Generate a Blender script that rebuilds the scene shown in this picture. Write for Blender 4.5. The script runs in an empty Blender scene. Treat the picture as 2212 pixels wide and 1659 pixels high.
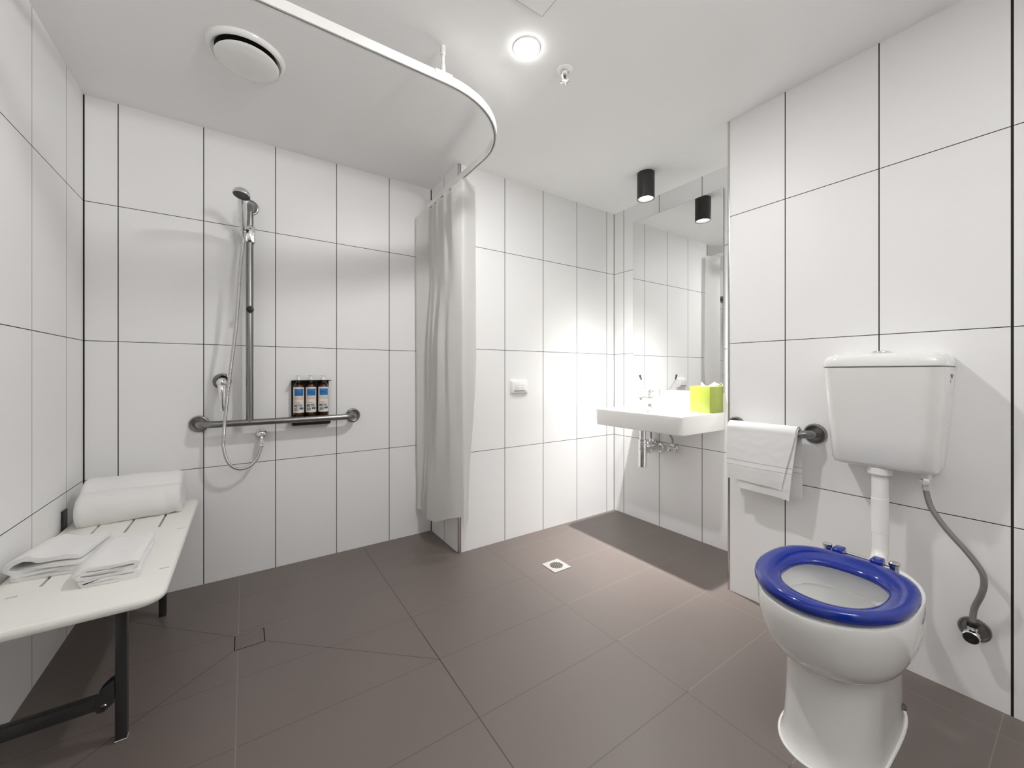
import bpy, bmesh, math, random
from mathutils import Vector, Matrix, noise

random.seed(7)
PI = math.pi
sc = bpy.context.scene
COL = sc.collection

# ------------------------------------------------------------------ room numbers (metres)
XL, YS, XR, YF, XB, XN, YT = -0.5746, 2.4323, 1.902, 2.0373, 2.3017, 1.0075, 0.9751
ZC = 2.221
YR = -1.30          # wall behind the camera
Z0 = 0.5663         # one horizontal joint; others every 0.6 m

# ------------------------------------------------------------------ node helpers
def new_mat(name):
    m = bpy.data.materials.new(name)
    m.use_nodes = True
    nt = m.node_tree
    b = nt.nodes['Principled BSDF']
    return m, nt, b

def setp(b, **k):
    names = {'rough': 'Roughness', 'metal': 'Metallic', 'spec': 'Specular IOR Level', 'coat': 'Coat Weight',
             'coatr': 'Coat Roughness', 'sheen': 'Sheen Weight', 'sheenr': 'Sheen Roughness', 'trans': 'Transmission Weight',
             'ior': 'IOR', 'sss': 'Subsurface Weight', 'aniso': 'Anisotropic'}
    for a, v in k.items():
        b.inputs[names[a]].default_value = v

def simple(name, col, bump=0.0, bscale=400.0, var=0.0, **k):
    m, nt, b = new_mat(name)
    b.inputs['Base Color'].default_value = (*col, 1)
    setp(b, **k)
    if bump or var:
        tc = nt.nodes.new('ShaderNodeTexCoord')
        n = nt.nodes.new('ShaderNodeTexNoise'); n.inputs['Scale'].default_value = bscale
        n.inputs['Detail'].default_value = 3
        nt.links.new(tc.outputs['Object'], n.inputs['Vector'])
        if bump:
            bp = nt.nodes.new('ShaderNodeBump'); bp.inputs['Strength'].default_value = bump
            bp.inputs['Distance'].default_value = 0.002
            nt.links.new(n.outputs['Fac'], bp.inputs['Height'])
            nt.links.new(bp.outputs['Normal'], b.inputs['Normal'])
        if var:
            mr = nt.nodes.new('ShaderNodeMapRange')
            mr.inputs['To Min'].default_value = 1 - var; mr.inputs['To Max'].default_value = 1 + var
            nt.links.new(n.outputs['Fac'], mr.inputs['Value'])
            mx = nt.nodes.new('ShaderNodeMix'); mx.data_type = 'RGBA'; mx.blend_type = 'MULTIPLY'
            mx.inputs['Factor'].default_value = 1
            mx.inputs['A'].default_value = (*col, 1)
            nt.links.new(mr.outputs['Result'], mx.inputs['B'])
            nt.links.new(mx.outputs['Result'], b.inputs['Base Color'])
    return m

class NB:
    """small maths-node builder"""
    def __init__(s, nt): s.nt = nt
    def m(s, op, a, b=None, c=None, clamp=False):
        n = s.nt.nodes.new('ShaderNodeMath'); n.operation = op; n.use_clamp = clamp
        for i, v in enumerate((a, b, c)):
            if v is None: continue
            if isinstance(v, (int, float)): n.inputs[i].default_value = v
            else: s.nt.links.new(v, n.inputs[i])
        return n.outputs[0]
    def line(s, coord, off, pitch, half):
        """1 on a joint line of half width half, every pitch"""
        t = s.m('SUBTRACT', coord, off)
        t = s.m('DIVIDE', t, pitch)
        r = s.m('ROUND', t)
        d = s.m('ABSOLUTE', s.m('SUBTRACT', t, r))
        d = s.m('MULTIPLY', d, pitch)
        return s.m('LESS_THAN', d, half)
    def one(s, coord, pos, half):
        d = s.m('ABSOLUTE', s.m('SUBTRACT', coord, pos))
        return s.m('LESS_THAN', d, half)
    def seg(s, X, Y, p, q, half):
        dx, dy = q[0]-p[0], q[1]-p[1]; L = math.hypot(dx, dy); dx /= L; dy /= L
        ax = s.m('SUBTRACT', X, p[0]); ay = s.m('SUBTRACT', Y, p[1])
        al = s.m('ADD', s.m('MULTIPLY', ax, dx), s.m('MULTIPLY', ay, dy))
        pe = s.m('ABSOLUTE', s.m('SUBTRACT', s.m('MULTIPLY', ax, dy), s.m('MULTIPLY', ay, dx)))
        a = s.m('LESS_THAN', pe, half)
        b = s.m('MULTIPLY', s.m('GREATER_THAN', al, 0.0), s.m('LESS_THAN', al, L))
        return s.m('MULTIPLY', a, b)

def tile_wall(name, axis, off, extras=(), half=0.0018, hz=0.0014):
    """white satin rectified tile, 300 x 600, dark joints. axis: horizontal world axis the columns run along"""
    m, nt, b = new_mat(name)
    g = nt.nodes.new('ShaderNodeNewGeometry')
    sp = nt.nodes.new('ShaderNodeSeparateXYZ'); nt.links.new(g.outputs['Position'], sp.inputs[0])
    q = NB(nt)
    H = sp.outputs[axis]
    j = q.m('MAXIMUM', q.line(H, off, 0.3, half), q.line(sp.outputs['Z'], Z0, 0.6, hz))
    for pos, hw in extras:
        j = q.m('MAXIMUM', j, q.one(H, pos, hw))
    mix = nt.nodes.new('ShaderNodeMix'); mix.data_type = 'RGBA'
    nt.links.new(j, mix.inputs['Factor'])
    mix.inputs['A'].default_value = (0.863, 0.861, 0.859, 1)
    mix.inputs['B'].default_value = (0.018, 0.016, 0.015, 1)
    nt.links.new(mix.outputs['Result'], b.inputs['Base Color'])
    r = q.m('MULTIPLY_ADD', j, 0.4, 0.42)
    nt.links.new(r, b.inputs['Roughness'])
    b.inputs['Specular IOR Level'].default_value = 0.3
    bp = nt.nodes.new('ShaderNodeBump'); bp.inputs['Strength'].default_value = 0.35; bp.inputs['Distance'].default_value = 0.002
    nt.links.new(q.m('SUBTRACT', 1.0, j), bp.inputs['Height'])
    nt.links.new(bp.outputs['Normal'], b.inputs['Normal'])
    return m

def floor_mat():
    m, nt, b = new_mat('taupe_floor_tile')
    g = nt.nodes.new('ShaderNodeNewGeometry')
    sp = nt.nodes.new('ShaderNodeSeparateXYZ'); nt.links.new(g.outputs['Position'], sp.inputs[0])
    X, Y = sp.outputs['X'], sp.outputs['Y']
    q = NB(nt)
    grid = q.m('MAXIMUM', q.line(X, 0.5785, 0.6, 0.0010), q.line(Y, 1.323, 0.291, 0.0010))
    dark = q.one(X, 0.5785, 0.0016)
    for p, e in (((0.066, 1.787), (0.577, 1.323)), ((-0.036, 1.883), (-0.56, 2.40)), ((-0.036, 1.787), (-0.5746, 1.322))):
        dark = q.m('MAXIMUM', dark, q.seg(X, Y, p, e, 0.0013))
    tc = nt.nodes.new('ShaderNodeTexNoise'); tc.inputs['Scale'].default_value = 2.5; tc.inputs['Detail'].default_value = 4
    nt.links.new(g.outputs['Position'], tc.inputs['Vector'])
    fine = nt.nodes.new('ShaderNodeTexNoise'); fine.inputs['Scale'].default_value = 420; fine.inputs['Detail'].default_value = 2
    nt.links.new(g.outputs['Position'], fine.inputs['Vector'])
    cr = nt.nodes.new('ShaderNodeMix'); cr.data_type = 'RGBA'
    cr.inputs['A'].default_value = (0.118, 0.095, 0.084, 1); cr.inputs['B'].default_value = (0.139, 0.113, 0.101, 1)
    nt.links.new(q.m('ADD', q.m('MULTIPLY', tc.outputs['Fac'], 0.7), q.m('MULTIPLY', fine.outputs['Fac'], 0.3)), cr.inputs['Factor'])
    m1 = nt.nodes.new('ShaderNodeMix'); m1.data_type = 'RGBA'
    nt.links.new(grid, m1.inputs['Factor']); nt.links.new(cr.outputs['Result'], m1.inputs['A'])
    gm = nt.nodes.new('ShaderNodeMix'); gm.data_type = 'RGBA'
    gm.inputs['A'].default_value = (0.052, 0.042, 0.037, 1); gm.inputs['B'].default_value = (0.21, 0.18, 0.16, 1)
    pale = q.m('MAXIMUM', q.m('GREATER_THAN', X, 1.19), q.one(X, -0.0215, 0.004))  # paler grout colour stands in for light catching these joints
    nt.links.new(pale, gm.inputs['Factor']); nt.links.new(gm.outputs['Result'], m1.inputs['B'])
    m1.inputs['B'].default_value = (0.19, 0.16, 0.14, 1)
    m2 = nt.nodes.new('ShaderNodeMix'); m2.data_type = 'RGBA'
    nt.links.new(dark, m2.inputs['Factor']); nt.links.new(m1.outputs['Result'], m2.inputs['A'])
    m2.inputs['B'].default_value = (0.022, 0.018, 0.016, 1)
    nt.links.new(m2.outputs['Result'], b.inputs['Base Color'])
    b.inputs['Roughness'].default_value = 0.40
    b.inputs['Specular IOR Level'].default_value = 0.75
    bp = nt.nodes.new('ShaderNodeBump'); bp.inputs['Strength'].default_value = 0.06; bp.inputs['Distance'].default_value = 0.001
    nt.links.new(fine.outputs['Fac'], bp.inputs['Height'])
    nt.links.new(bp.outputs['Normal'], b.inputs['Normal'])
    return m

def terry(name, bands=()):
    m, nt, b = new_mat(name)
    tc = nt.nodes.new('ShaderNodeTexCoord')
    g = nt.nodes.new('ShaderNodeNewGeometry')
    sp = nt.nodes.new('ShaderNodeSeparateXYZ'); nt.links.new(g.outputs['Position'], sp.inputs[0])
    q = NB(nt)
    n = nt.nodes.new('ShaderNodeTexNoise'); n.inputs['Scale'].default_value = 750; n.inputs['Detail'].default_value = 4
    nt.links.new(tc.outputs['Object'], n.inputs['Vector'])
    bp = nt.nodes.new('ShaderNodeBump'); bp.inputs['Strength'].default_value = 0.55; bp.inputs['Distance'].default_value = 0.003
    h = n.outputs['Fac']
    if bands:
        lo, hi = bands
        inb = q.m('MULTIPLY', q.m('GREATER_THAN', sp.outputs['Z'], lo), q.m('LESS_THAN', sp.outputs['Z'], hi))
        h = q.m('MULTIPLY', h, q.m('MULTIPLY_ADD', inb, -0.75, 1.0))
        ln = q.m('MAXIMUM', q.one(sp.outputs['Z'], lo, 0.0009), q.one(sp.outputs['Z'], hi, 0.0011))
        mx = nt.nodes.new('ShaderNodeMix'); mx.data_type = 'RGBA'
        nt.links.new(ln, mx.inputs['Factor'])
        mx.inputs['A'].default_value = (0.86, 0.855, 0.845, 1); mx.inputs['B'].default_value = (0.42, 0.41, 0.40, 1)
        nt.links.new(mx.outputs['Result'], b.inputs['Base Color'])
    nt.links.new(h, bp.inputs['Height'])
    nt.links.new(bp.outputs['Normal'], b.inputs['Normal'])
    b.inputs['Base Color'].default_value = (0.86, 0.855, 0.845, 1)
    setp(b, rough=0.95, sheen=0.25, sheenr=0.5, spec=0.1)
    return m

M = {}
M['tile_left'] = tile_wall('white_tile_left', 'Y', 2.2404, ((YS, 0.004),), half=0.0012)
M['tile_shower'] = tile_wall('white_tile_shower', 'X', -0.4665, ((XL, 0.0045), (XN, 0.0040)))
M['tile_nib'] = tile_wall('white_tile_nib', 'Y', 2.232, ((YS, 0.004),))
M['tile_back'] = tile_wall('white_tile_back', 'X', 1.3223, ((XB, 0.0035),))
M['tile_basin'] = tile_wall('white_tile_basin', 'Y', 1.9451, ((YF, 0.002),))
M['tile_toilet'] = tile_wall('white_tile_toilet', 'Y', 0.7432, ((0.1432, 0.0030),))
M['tile_rear'] = tile_wall('white_tile_rear', 'X', 0.1)
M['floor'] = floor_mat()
M['paint'] = simple('white_ceiling_paint', (0.885, 0.884, 0.882), bump=0.04, bscale=160, rough=0.75, spec=0.2)
M['chrome'] = simple('chrome', (0.80, 0.80, 0.80), metal=1.0, rough=0.07)
M['dark_chrome'] = simple('dark_chrome', (0.16, 0.16, 0.165), metal=1.0, rough=0.08)
M['steel'] = simple('brushed_steel', (0.27, 0.265, 0.26), bump=0.05, bscale=700, metal=1.0, rough=0.27)
M['alu'] = simple('aluminium_trim', (0.62, 0.61, 0.60), metal=1.0, rough=0.22)
M['braid'] = simple('braided_steel', (0.30, 0.295, 0.29), bump=0.9, bscale=900, metal=1.0, rough=0.30)
M['hose'] = simple('shower_hose_metal', (0.62, 0.61, 0.60), metal=1.0, rough=0.18)
M['ceramic'] = simple('white_ceramic', (0.82, 0.82, 0.80), rough=0.09, coat=0.5, coatr=0.04)
M['plastic'] = simple('white_plastic', (0.84, 0.835, 0.82), rough=0.22)
M['laminate'] = simple('cream_white_laminate', (0.84, 0.83, 0.79), rough=0.28)
M['frame'] = simple('charcoal_powder_coat', (0.022, 0.023, 0.022), bump=0.05, bscale=900, rough=0.36)
M['black'] = simple('black_plastic', (0.012, 0.012, 0.013), rough=0.35)
M['black_metal'] = simple('black_metal', (0.007, 0.007, 0.008), rough=0.40)
M['spot_black'] = simple('black_lamp_housing', (0.018, 0.017, 0.016), rough=0.42)
M['hole'] = simple('dark_opening', (0.004, 0.004, 0.004), rough=0.9)
M['sprayface'] = simple('dark_grey_spray_face', (0.035, 0.037, 0.035), rough=0.4)
M['nozzle'] = simple('grey_nozzle_rubber', (0.11, 0.11, 0.105), rough=0.6)
M['blue'] = simple('glossy_blue_plastic', (0.0015, 0.017, 0.215), rough=0.12, coat=0.3, coatr=0.03, spec=0.4)
M['buffer'] = simple('cream_rubber', (0.75, 0.70, 0.60), rough=0.5)
M['towel'] = terry('white_terry')
M['handtowel'] = terry('white_terry_banded', (0.6235, 0.645))
M['lime'] = simple('lime_cover', (0.29, 0.345, 0.045), rough=0.38)
M['tissue'] = simple('white_tissue', (0.90, 0.90, 0.89), rough=0.9)
M['paper'] = simple('cream_label_paper', (0.80, 0.74, 0.67), rough=0.5)
M['inkblue'] = simple('label_blue', (0.015, 0.17, 0.47), var=0.15, bscale=300, rough=0.45)
M['inktan'] = simple('label_tan_print', (0.45, 0.35, 0.26), rough=0.6)
M['ink'] = simple('label_black_print', (0.015, 0.013, 0.012), rough=0.5)
M['inkdkblue'] = simple('label_dark_blue_print', (0.006, 0.05, 0.15), rough=0.5)
M['amber'] = simple('amber_bottle', (0.045, 0.016, 0.004), rough=0.07, coat=0.4)
M['wastegrey'] = simple('dull_steel_grate', (0.45, 0.43, 0.41), rough=0.4, metal=0.2)
M['mark'] = simple('grey_moulded_mark', (0.14, 0.135, 0.125), rough=0.6)
M['reflector'] = simple('lamp_reflector', (0.42, 0.42, 0.42), rough=0.3)
mm, nt, b = new_mat('mirror_silver'); b.inputs['Base Color'].default_value = (0.93, 0.935, 0.93, 1); setp(b, metal=1.0, rough=0.0); M['mirror'] = mm
M['glassedge'] = simple('polished_glass_edge', (0.34, 0.35, 0.345), rough=0.15)
mm, nt, b = new_mat('curtain_fabric')
b.inputs['Base Color'].default_value = (0.86, 0.855, 0.84, 1); setp(b, rough=0.6, spec=0.25)
_t = nt.nodes.new('ShaderNodeBsdfTranslucent'); _t.inputs['Color'].default_value = (0.85, 0.845, 0.83, 1)
_mx = nt.nodes.new('ShaderNodeMixShader'); _mx.inputs[0].default_value = 0.42
nt.links.new(b.outputs[0], _mx.inputs[1]); nt.links.new(_t.outputs[0], _mx.inputs[2])
nt.links.new(_mx.outputs[0], nt.nodes['Material Output'].inputs['Surface'])
_tc = nt.nodes.new('ShaderNodeTexCoord'); _n = nt.nodes.new('ShaderNodeTexNoise'); _n.inputs['Scale'].default_value = 14; _n.inputs['Detail'].default_value = 5
nt.links.new(_tc.outputs['Object'], _n.inputs['Vector'])
_bp = nt.nodes.new('ShaderNodeBump'); _bp.inputs['Strength'].default_value = 0.25; _bp.inputs['Distance'].default_value = 0.01
nt.links.new(_n.outputs['Fac'], _bp.inputs['Height']); nt.links.new(_bp.outputs['Normal'], b.inputs['Normal']); nt.links.new(_bp.outputs['Normal'], _t.inputs['Normal'])
M['curtain'] = mm
def emit(name, col, s):
    m = bpy.data.materials.new(name); m.use_nodes = True; nt = m.node_tree; nt.nodes.clear()
    e = nt.nodes.new('ShaderNodeEmission'); e.inputs[0].default_value = (*col, 1); e.inputs[1].default_value = s
    o = nt.nodes.new('ShaderNodeOutputMaterial'); nt.links.new(e.outputs[0], o.inputs[0]); return m
M['lamp'] = emit('downlight_lens', (1.0, 0.99, 0.975), 18.0)
M['spotlens'] = emit('spot_lens', (1.0, 0.99, 0.975), 6.0)

# ------------------------------------------------------------------ mesh helpers
def box(bm, a, b, bev=0.0, seg=2):
    t = bmesh.new()
    bmesh.ops.create_cube(t, size=1)
    a, b = Vector(a), Vector(b)
    for v in t.verts:
        v.co = Vector(((a[i]+b[i])/2 + v.co[i]*(b[i]-a[i]) for i in range(3)))
    if bev:
        bmesh.ops.bevel(t, geom=list(t.edges), offset=bev, segments=seg, profile=0.5, affect='EDGES')
    merge(bm, t)

def merge(bm, t, mat=0):
    me = bpy.data.meshes.new('tmp'); 
    for f in t.faces: f.material_index = mat
    t.to_mesh(me); t.free()
    bm.from_mesh(me); bpy.data.meshes.remove(me)

def loft(bm, rings, cap0=True, cap1=True, closed=True, mat=0):
    vs = [[bm.verts.new(p) for p in r] for r in rings]
    n = len(rings[0])
    fs = []
    for i in range(len(vs)-1):
        for j in range(n if closed else n-1):
            k = (j+1) % n
            fs.append(bm.faces.new((vs[i][j], vs[i][k], vs[i+1][k], vs[i+1][j])))
    if cap0: fs.append(bm.faces.new(list(reversed(vs[0]))))
    if cap1: fs.append(bm.faces.new(vs[-1]))
    for f in fs: f.material_index = mat
    return fs

def frame_of(ax):
    ax = Vector(ax).normalized()
    u = ax.orthogonal().normalized(); 
    if abs(ax.z) < 0.99:
        u = Vector((0, 0, 1)).cross(ax).normalized()
    return u, ax.cross(u).normalized(), ax

def lathe(bm, c, ax, prof, n=40, cap0=True, cap1=True, mat=0, sx=1.0):
    """prof: (radius, distance along axis)"""
    u, v, w = frame_of(ax); c = Vector(c)
    rings = []
    for r, d in prof:
        r = max(r, 1e-5)
        rings.append([c + w*d + (u*math.cos(2*PI*i/n)*sx + v*math.sin(2*PI*i/n))*r for i in range(n)])
    return loft(bm, rings, cap0, cap1, mat=mat)

def smooth_path(pts, n=8):
    pts = [Vector(p) for p in pts]
    out = []
    for i in range(len(pts)-1):
        p0 = pts[max(i-1, 0)]; p1 = pts[i]; p2 = pts[i+1]; p3 = pts[min(i+2, len(pts)-1)]
        for k in range(n):
            t = k/n
            out.append(0.5*((2*p1) + (p2-p0)*t + (2*p0-5*p1+4*p2-p3)*t*t + (3*p1-p0-3*p2+p3)*t**3))
    out.append(pts[-1])
    return out

def tube(bm, pts, r, n=16, cap=True, mat=0):
    """r: number or function of (index, arc length)"""
    pts = [Vector(p) for p in pts]
    t0 = (pts[1]-pts[0]).normalized()
    u = t0.orthogonal().normalized()
    rings = []; L = 0
    for i, p in enumerate(pts):
        if i: L += (p-pts[i-1]).length
        t = (pts[min(i+1, len(pts)-1)] - pts[max(i-1, 0)]).normalized()
        u = (u - t*u.dot(t)).normalized(); v = t.cross(u)
        rr = r(i, L) if callable(r) else r
        rings.append([p + (u*math.cos(2*PI*k/n) + v*math.sin(2*PI*k/n))*rr for k in range(n)])
    return loft(bm, rings, cap, cap, mat=mat)

def resample(pts, step):
    pts = [Vector(p) for p in pts]; out = [pts[0]]; acc = 0
    for a, b in zip(pts, pts[1:]):
        L = (b-a).length; d = step-acc
        while d <= L:
            out.append(a + (b-a)*(d/L)); d += step
        acc = (acc + L) % step
    if (out[-1]-pts[-1]).length > 1e-4: out.append(pts[-1])
    return out

def arc_bend(a, corner, b, rad, n=8):
    """polyline a - rounded corner - b"""
    a, c, b = Vector(a), Vector(corner), Vector(b)
    u = (a-c).normalized(); v = (b-c).normalized()
    ang = u.angle(v); d = rad/math.tan(ang/2)
    p, q = c+u*d, c+v*d
    ctr = c + (u+v).normalized()*(rad/math.sin(ang/2))
    out = []
    e0 = p-ctr; e1 = q-ctr
    tot = e0.angle(e1)
    for i in range(n+1):
        t = i/n
        out.append(ctr + (e0*math.sin((1-t)*tot) + e1*math.sin(t*tot))/math.sin(tot))
    return out

def rrect(cx, cy, hx, hy, r, n=6):
    r = min(r, hx-1e-5, hy-1e-5)
    out = []
    for sx, sy, a0 in ((1, 1, 0), (-1, 1, 90), (-1, -1, 180), (1, -1, 270)):
        for k in range(n+1):
            a = math.radians(a0 + 90*k/n)
            out.append((cx + sx*(hx-r) + r*math.cos(a), cy + sy*(hy-r) + r*math.sin(a)))
    return out

def fix(bm):
    bmesh.ops.recalc_face_normals(bm, faces=list(bm.faces))

def put(name, bm, mats, parent=None, angle=35, flat=False, recalc=True):
    """link a bmesh (world coordinates) as one object; origin at base centre or, for a part, at its parent's origin"""
    if recalc: fix(bm)
    me = bpy.data.meshes.new(name)
    if parent is not None:
        p = parent
        off = Vector((0, 0, 0))
        while p is not None: off += p.location; p = p.parent
        loc = Vector((0, 0, 0))
    else:
        lo = [min(v.co[i] for v in bm.verts) for i in range(3)]; hi = [max(v.co[i] for v in bm.verts) for i in range(3)]
        off = Vector(((lo[0]+hi[0])/2, (lo[1]+hi[1])/2, lo[2])); loc = off.copy()
    for v in bm.verts: v.co -= off
    bm.to_mesh(me); bm.free()
    for m in (mats if isinstance(mats, (list, tuple)) else [mats]): me.materials.append(m)
    if not flat:
        for p in me.polygons: p.use_smooth = True
        me.set_sharp_from_angle(angle=math.radians(angle))
    o = bpy.data.objects.new(name, me); COL.objects.link(o)
    o.location = loc
    if parent is not None: o.parent = parent
    return o

def tag(o, label, cat, group=None):
    o['label'] = label; o['category'] = cat
    if group: o['group'] = group
    return o

def thing(name, loc, label, cat, group=None):
    o = bpy.data.objects.new(name, None); COL.objects.link(o)
    o.location = loc; o.empty_display_size = 0.05
    return tag(o, label, cat, group)

def struct(name, bm, mat, **k):
    o = put(name, bm, mat, **k); o['kind'] = 'structure'; return o

def cut(o, bm_cutter):
    """subtract a bmesh given in world coordinates"""
    me = bpy.data.meshes.new('cutter'); fix(bm_cutter); bm_cutter.to_mesh(me); bm_cutter.free()
    c = bpy.data.objects.new('cutter', me); COL.objects.link(c)
    md = o.modifiers.new('b', 'BOOLEAN'); md.operation = 'DIFFERENCE'; md.object = c; md.solver = 'EXACT'
    bpy.context.view_layer.update()
    dg = bpy.context.evaluated_depsgraph_get()
    new = bpy.data.meshes.new_from_object(o.evaluated_get(dg))
    o.modifiers.clear(); old = o.data; o.data = new; new.name = old.name + '_cut'
    bpy.data.objects.remove(c); bpy.data.meshes.remove(me); bpy.data.meshes.remove(old)
    for p in o.data.polygons: p.use_smooth = True
    o.data.set_sharp_from_angle(angle=math.radians(35))

def B(): return bmesh.new()

def new_child(name, mats, parent, fn, **k):
    bm = B(); fn(bm); return put(name, bm, mats, parent, **k)

# ------------------------------------------------------------------ the setting
T = 0.12
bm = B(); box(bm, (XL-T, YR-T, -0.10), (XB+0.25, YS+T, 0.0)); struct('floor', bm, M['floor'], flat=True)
bm = B(); box(bm, (XL-T, YR-T, ZC), (XB+0.25, YS+T, ZC+0.1)); struct('ceiling', bm, M['paint'], flat=True)
bm = B(); box(bm, (XL-T, YR, 0), (XL, YS, ZC)); struct('wall_left', bm, M['tile_left'], flat=True)
bm = B(); box(bm, (XL-T, YS, 0), (XN, YS+T, ZC)); struct('wall_shower', bm, M['tile_shower'], flat=True)
# the nib: the back wall stands forward of the shower wall; its return face and its front are one solid
bm = B(); box(bm, (XN, YF+0.0005, 0), (XN+0.012, YS+T, ZC)); struct('wall_nib', bm, M['tile_nib'], flat=True)
bm = B(); box(bm, (XN+0.012, YF, 0), (XB, YS+T, ZC)); struct('wall_back', bm, M['tile_back'], flat=True)
bm = B(); box(bm, (XB, YT, 0), (XB+T, YS+T, ZC)); struct('wall_basin', bm, M['tile_basin'], flat=True)
bm = B(); box(bm, (XR, YR, 0), (XB+T, YT, ZC)); struct('wall_toilet', bm, M['tile_toilet'], flat=True)
bm = B(); box(bm, (XL-T, YR-T, 0), (XB+T, YR, ZC)); struct('wall_rear', bm, M['tile_rear'], flat=True)
dk = simple('added_dark_door', (0.035, 0.030, 0.027), rough=0.45)  # unseen dark door, added to give the chrome dark reflections
bm = B(); box(bm, (-0.40, YR, 0.005), (0.52, YR+0.035, 2.06), 0.002, 1); added_door = struct('added_door_1', bm, dk)
new_child('added_door_handle', M['chrome'], added_door, lambda b: (lathe(b, (0.44, YR+0.035, 1.0), (0, 1, 0), [(0.026, 0), (0.026, 0.008), (0.010, 0.010), (0.009, 0.045)], 24), tube(b, [(0.44, YR+0.078, 1.0), (0.31, YR+0.078, 1.0)], 0.009, 14)))
bm = B(); box(bm, (XR-0.001, YT-0.0025, 0), (XR+0.012, YT+0.0105, ZC-0.0005), 0.003, 3); struct('trim_1', bm, M['alu'])
bm = B(); box(bm, (XN-0.0012, YF-0.0012, 0), (XN+0.0125, YF+0.010, ZC-0.0005), 0.002, 2); struct('trim_2', bm, M['alu'])

# ------------------------------------------------------------------ ceiling fittings
def ceiling_fittings():
    # round exhaust vent
    c = (0.006, 1.788)
    t = thing('ceiling_vent', (c[0], c[1], ZC), 'round white ceiling vent with domed centre disc above the shower', 'air vent')
    new_child('outer_ring', M['plastic'], t, lambda b: lathe(b, (*c, ZC), (0, 0, -1), [(0.127, 0), (0.1265, 0.004), (0.122, 0.011), (0.116, 0.015), (0.111, 0.015), (0.105, 0.010), (0.097, 0.002), (0.094, -0.0005)], 64, True, True))
    new_child('throat', M['hole'], t, lambda b: lathe(b, (*c, ZC-0.0035), (0, 0, -1), [(0.0985, 0), (0.0985, 0.0012)], 48))
    new_child('stem', M['black'], t, lambda b: lathe(b, (*c, ZC-0.004), (0, 0, -1), [(0.012, 0), (0.012, 0.030)], 20))
    new_child('centre_disc', M['plastic'], t, lambda b: lathe(b, (c[0]+0.002, c[1]-0.004, ZC-0.027), (0, 0, -1), [(0.02, -0.004), (0.100, 0.0), (0.1025, 0.003), (0.100, 0.006), (0.088, 0.010), (0.060, 0.014), (0.03, 0.016), (0.0, 0.0165)], 64))
    # recessed downlight
    d = (0.856, 1.173)
    t = thing('ceiling_downlight', (*d, ZC), 'lit round recessed downlight glowing in the middle of the ceiling', 'ceiling light')
    new_child('trim_ring', M['plastic'], t, lambda b: lathe(b, (*d, ZC), (0, 0, -1), [(0.050, 0), (0.050, 0.002), (0.048, 0.004), (0.045, 0.004), (0.044, 0.001)], 48, True, True))
    new_child('lens', M['lamp'], t, lambda b: lathe(b, (*d, ZC-0.004), (0, 0, -1), [(0.0452, 0.0), (0.044, 0.004), (0.037, 0.009), (0.024, 0.012), (0.0, 0.013)], 40))
    # sprinkler
    s = (1.045, 1.176)
    t = thing('fire_sprinkler', (*s, ZC), 'small white and chrome sprinkler head hanging from the ceiling', 'sprinkler')
    new_child('escutcheon', M['plastic'], t, lambda b: lathe(b, (*s, ZC), (0, 0, -1), [(0.031, 0), (0.0305, 0.002), (0.026, 0.005), (0.018, 0.007), (0.017, 0.002)], 40, True, True))
    new_child('body', M['plastic'], t, lambda b: lathe(b, (*s, ZC-0.002), (0, 0, -1), [(0.010, 0), (0.010, 0.010), (0.0125, 0.011), (0.0125, 0.016), (0.006, 0.018)], 6))
    def fr(b):
        for sg in (-1, 1):
            tube(b, smooth_path([(s[0]+sg*0.010, s[1], ZC-0.016), (s[0]+sg*0.0125, s[1], ZC-0.026), (s[0]+sg*0.009, s[1], ZC-0.036), (s[0]+sg*0.001, s[1], ZC-0.042)], 6), 0.0022, 8)
    new_child('frame_arm', M['plastic'], t, fr)
    new_child('glass_bulb', M['dark_chrome'], t, lambda b: lathe(b, (*s, ZC-0.018), (0, 0, -1), [(0.002, 0), (0.0042, 0.003), (0.0042, 0.016), (0.002, 0.022)], 12))
    def de(b):
        lathe(b, (*s, ZC-0.042), (0, 0, -1), [(0.004, 0), (0.011, 0.001), (0.0115, 0.0025), (0.003, 0.003)], 24)
        for i in range(10):
            a = 2*PI*i/10
            p = Vector((math.cos(a), math.sin(a), 0))
            tube(b, [Vector((*s, ZC-0.0435))+p*0.009, Vector((*s, ZC-0.0445))+p*0.0165], 0.0016, 6)
    new_child('deflector', M['chrome'], t, de)
    # access panel (only its corner is in view)
    ap = thing('access_panel', (0.6, 0.815, ZC), 'flush white square access panel in the ceiling near the downlight', 'access panel')
    new_child('panel', M['paint'], ap, lambda b: box(b, (0.376, 0.590, ZC-0.004), (0.822, 1.038, ZC-0.0002), 0.0008, 1))
    new_child('frame_gap', M['mark'], ap, lambda b: box(b, (0.3735, 0.5875, ZC-0.0016), (0.8245, 1.0405, ZC)))
ceiling_fittings()

def spot_lamp():
    c = (1.986, 1.512)
    t = thing('surface_spotlight', (*c, ZC), 'black cylindrical ceiling spotlight above the basin, lit', 'ceiling light')
    new_child('housing', M['spot_black'], t, lambda b: lathe(b, (*c, ZC), (0, 0, -1), [(0.0485, 0.0), (0.050, 0.001), (0.050, 0.153), (0.0488, 0.155), (0.0455, 0.155), (0.0450, 0.150), (0.044, 0.100), (0.0, 0.098)], 56, True, False))
    new_child('reflector', M['reflector'], t, lambda b: lathe(b, (*c, ZC-0.100), (0, 0, -1), [(0.026, 0.0), (0.034, 0.012), (0.041, 0.034), (0.0445, 0.053)], 40, False, False))
    new_child('lens', M['spotlens'], t, lambda b: lathe(b, (*c, ZC-0.124), (0, 0, -1), [(0.0335, 0.0), (0.030, 0.005), (0.0, 0.0085)], 32))
spot_lamp()

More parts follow.
